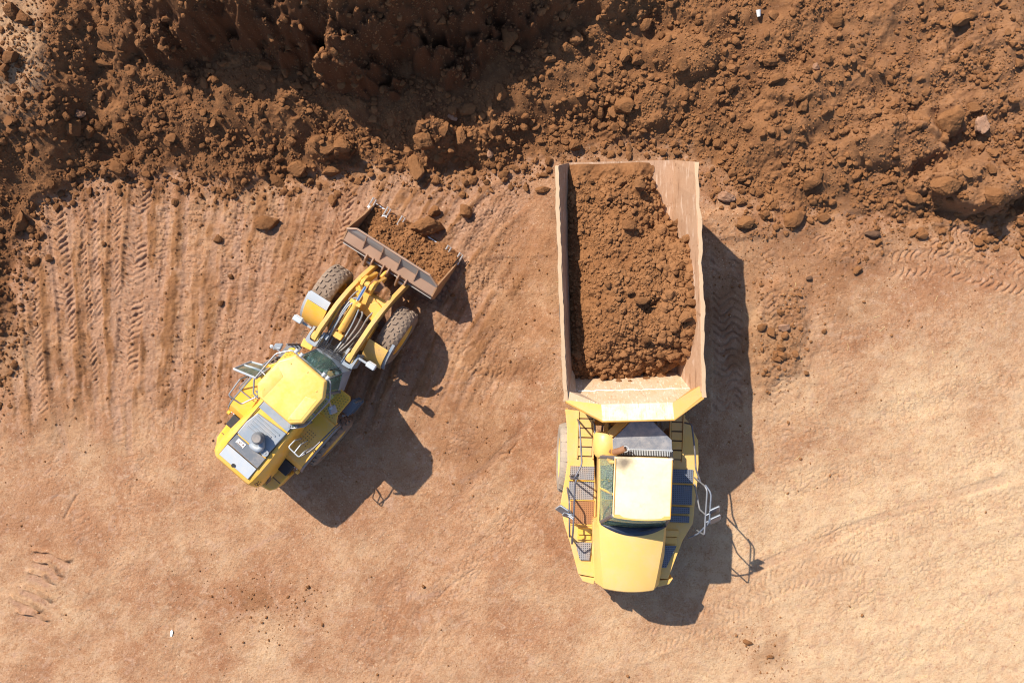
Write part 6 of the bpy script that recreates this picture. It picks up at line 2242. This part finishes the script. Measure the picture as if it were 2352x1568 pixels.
def build_bucket():
    F = FF
    b = empty("bucket", (0, 0, 0), parent=loader)
    X0, X1 = -1.45, 1.33
    sec = [(4.02, .02), (3.4, .03), (2.98, .06), (2.78, .20), (2.67, .45), (2.66, .72), (2.73, .98), (2.98, 1.12)]
    inn = [(3.00, 1.08), (2.80, .95), (2.73, .72), (2.74, .47), (2.84, .26), (3.0, .13), (3.4, .09), (3.98, .06)]
    mb = MB(F)
    ring = sec + inn
    mb.loft([[(x, y, z) for y, z in ring] for x in (X0, X1)])
    mb.build("shell", M['bucket'], b)
    mb = MB(F)
    mb.box(((X0 + X1) / 2, 2.665, .66), (X1 - X0 - .02, .02, .36))
    mb.build("back_strip", M['bucket2'], b)
    mb = MB(F)                                             # spill guard with cut corners
    y0, z0, y1, z1 = 2.98, 1.115, 3.16, 1.39
    mb.plate([(X0, y0, z0), (X1, y0, z0), (X1, y0 + .04, z0 + .12), (X1 - .29, y1, z1), (X0 + .26, y1, z1), (X0, y0 + .06, z0 + .14)], .035)
    mb.build("spill_guard", M['bucket2'], b)
    mb = MB(F)
    mb.tube([(X0, y0 + .05, z0 + .14), (X0 + .26, y1, z1), (X1 - .29, y1, z1), (X1, y0 + .05, z0 + .13)], .024, 6)
    mb.build("guard_edge", M['bucket'], b)
    for x in (-.88, -.35, .18, .71):
        mb = MB(F)
        p = [(2.80, 1.03), (2.985, 1.13), (3.14, 1.385)]
        mb.loft([[(x - .012, y, z) for y, z in p], [(x + .012, y, z) for y, z in p]])
        mb.build("guard_rib", M['bucket'], b)
    for x in (X0, X1):
        mb = MB(F)
        p = [(2.68, .34), (2.72, .98), (2.98, 1.14), (3.06, 1.24), (3.2, 1.08), (3.62, .52), (4.04, .16), (4.05, .02), (3.4, .0), (2.95, .04)]
        mb.loft([[(x - .022, y, z) for y, z in p], [(x + .022, y, z) for y, z in p]])
        mb.build("side_plate", M['bucket3'], b, bevel=.006)
    mb = MB(F)
    mb.box(((X0 + X1) / 2, 4.0, .03), (X1 - X0, .12, .03))
    mb.build("cutting_edge", M['steel'], b)
    # tooth adapters: open steel loops standing on the edge
    for x, t in ((-1.49, .0), (-1.02, .25), (-.56, .15), (.93, .2), (1.31, .1)):
        mb = MB(F)
        mb.tube([(x - .055, 3.90, .20), (x - .055, 4.14, .24), (x + .05, 4.12, .24), (x + .05, 3.92, .20)], .027, 4, closed=True)
        mb.box((x, 3.86, .18), (.14, .07, .10), rz=t)
        if t < .05:
            mb.box((x, 3.76, .14), (.07, .18, .05))
        mb.build("tooth_adapter", M['steel'], b, bevel=.004)
    # hinge brackets on the back
    for x in (-.70, -.50, -.17, -.01, .30, .54):
        mb = MB(F)
        p = [(2.76, 1.03), (2.62, .98), (2.42, .72), (2.42, .42), (2.60, .34), (2.70, .45)]
        mb.loft([[(x - .02, y, z) for y, z in p], [(x + .02, y, z) for y, z in p]])
        mb.build("hinge_bracket", M['bucket'], b, bevel=.005)
    mb = MB(F)
    mb.cyl((-.74, 2.58, .62), (-.45, 2.58, .62), .055, 14)
    mb.cyl((.26, 2.58, .62), (.58, 2.58, .62), .055, 14)
    mb.build("hinge_pin", M['steel'], b, smooth=True)
    # soil in the bucket: a thing of its own
    us = np.arange(X0 + .03, X1 - .02, .02)
    vs = np.arange(2.76, 4.17, .02)
    A, B = np.meshgrid(us, vs)

    def hz(u, v):
        n = fbm(u, v, .7, 3, .55, 121)
        base = np.interp(v, [2.76, 2.95, 3.2, 3.6, 3.85, 4.0, 4.08, 4.18], [.62, .66, .60, .44, .26, .15, .04, -.14])
        lef = np.clip((u - X0) / .55, 0, 1)
        base = np.where(v < 3.9, base * (.35 + .65 * lef), base - .12 * (1 - lef)) + .14 * np.exp(-((u - 1.0) / .35) ** 2 - ((v - 3.5) / .4) ** 2)
        return base + .09 * n + .05 * np.abs(fbm(u, v, .22, 3, .6, 125)) + .018 * fbm(u, v, .07, 2, .6, 127)
    m = F.m
    Z = hz(A, B)
    X = m[0][0] * A + m[0][1] * B + m[0][3]
    Y = m[1][0] * A + m[1][1] * B + m[1][3]
    v = np.stack([X, Y, Z], -1).reshape(-1, 3)
    o = np.array([v[:, 0].mean(), v[:, 1].mean(), .1])
    f = grid_faces(len(us), len(vs))
    me = raw_mesh("soil_in_bucket", v - o, f.ravel(), np.full(len(f), 4))
    me.materials.append(MAT_CLOD)
    ob = bpy.data.objects.new("soil_in_bucket", me)
    ob.location = o
    COL.objects.link(ob)
    ob["label"] = "loose brown soil scooped up in the wheel loader's bucket"
    ob["category"] = "soil heap"
    u = RNG.uniform(X0 + .1, X1 - .05, 1500)
    w = RNG.uniform(2.95, 4.0, 1500)
    r = power_r(1500, .012, .06, 2.5)
    z = hz(u, w) + r * .3
    scatter_mesh("bucket_crumbs", np.stack([m[0][0] * u + m[0][1] * w + m[0][3], m[1][0] * u + m[1][1] * w + m[1][3], z], -1), r, MAT_CLOD, SMALL)


build_loader_rear()
build_loader_front()


# ================================================================ litter and straw
def litter():
    x, y, z = spot(1741, 41)
    mb = MB()
    mb.lathe([(0, .001), (0, .045), (.16, .065), (.17, .068), (.16, .060), (.01, .04)], (0, 0, 0), 'x', 20)
    o = mb.build("plastic_cup", M['white'], None, smooth=True)
    o.location = (x, y, z + .07)
    o.rotation_euler = (0, -.3, math.radians(100))
    o["label"] = "white plastic cup lying on the brown slope near the top right"
    o["category"] = "cup"
    x, y, z = spot(394, 1452)
    mb = MB()
    mb.plate([(-.03, -.09, .02), (.02, -.10, .01), (.05, .02, .03), (.03, .10, .02), (-.02, .06, .035)], .006)
    o = mb.build("paper_scrap", M['white'], None)
    o.location = (x, y, z + .01)
    o["label"] = "small torn white scrap on the bare floor at the lower left"
    o["category"] = "scrap"
    mb = MB()
    rr = random.Random(77)
    for _ in range(170):
        px = rr.uniform(1250, 2352)
        py = rr.uniform(640, 1560)
        if rr.random() > (px - 900) / 1452:
            continue
        p = U(px, py)
        z = float(bil(GH, p.x, p.y)) + .008
        a = rr.uniform(0, 3.14)
        L = rr.uniform(.03, .11)
        d = Vector((math.cos(a), math.sin(a), 0)) * L
        mb.tube([(p.x - d.x, p.y - d.y, z), (p.x + .01, p.y, z + .012), (p.x + d.x, p.y + d.y, z)], .0045, 4)
    o = mb.build("dry_straw", paint('straw', (0.62, 0.47, 0.22), .7, 0, .1), None)
    o["kind"] = "stuff"


litter()
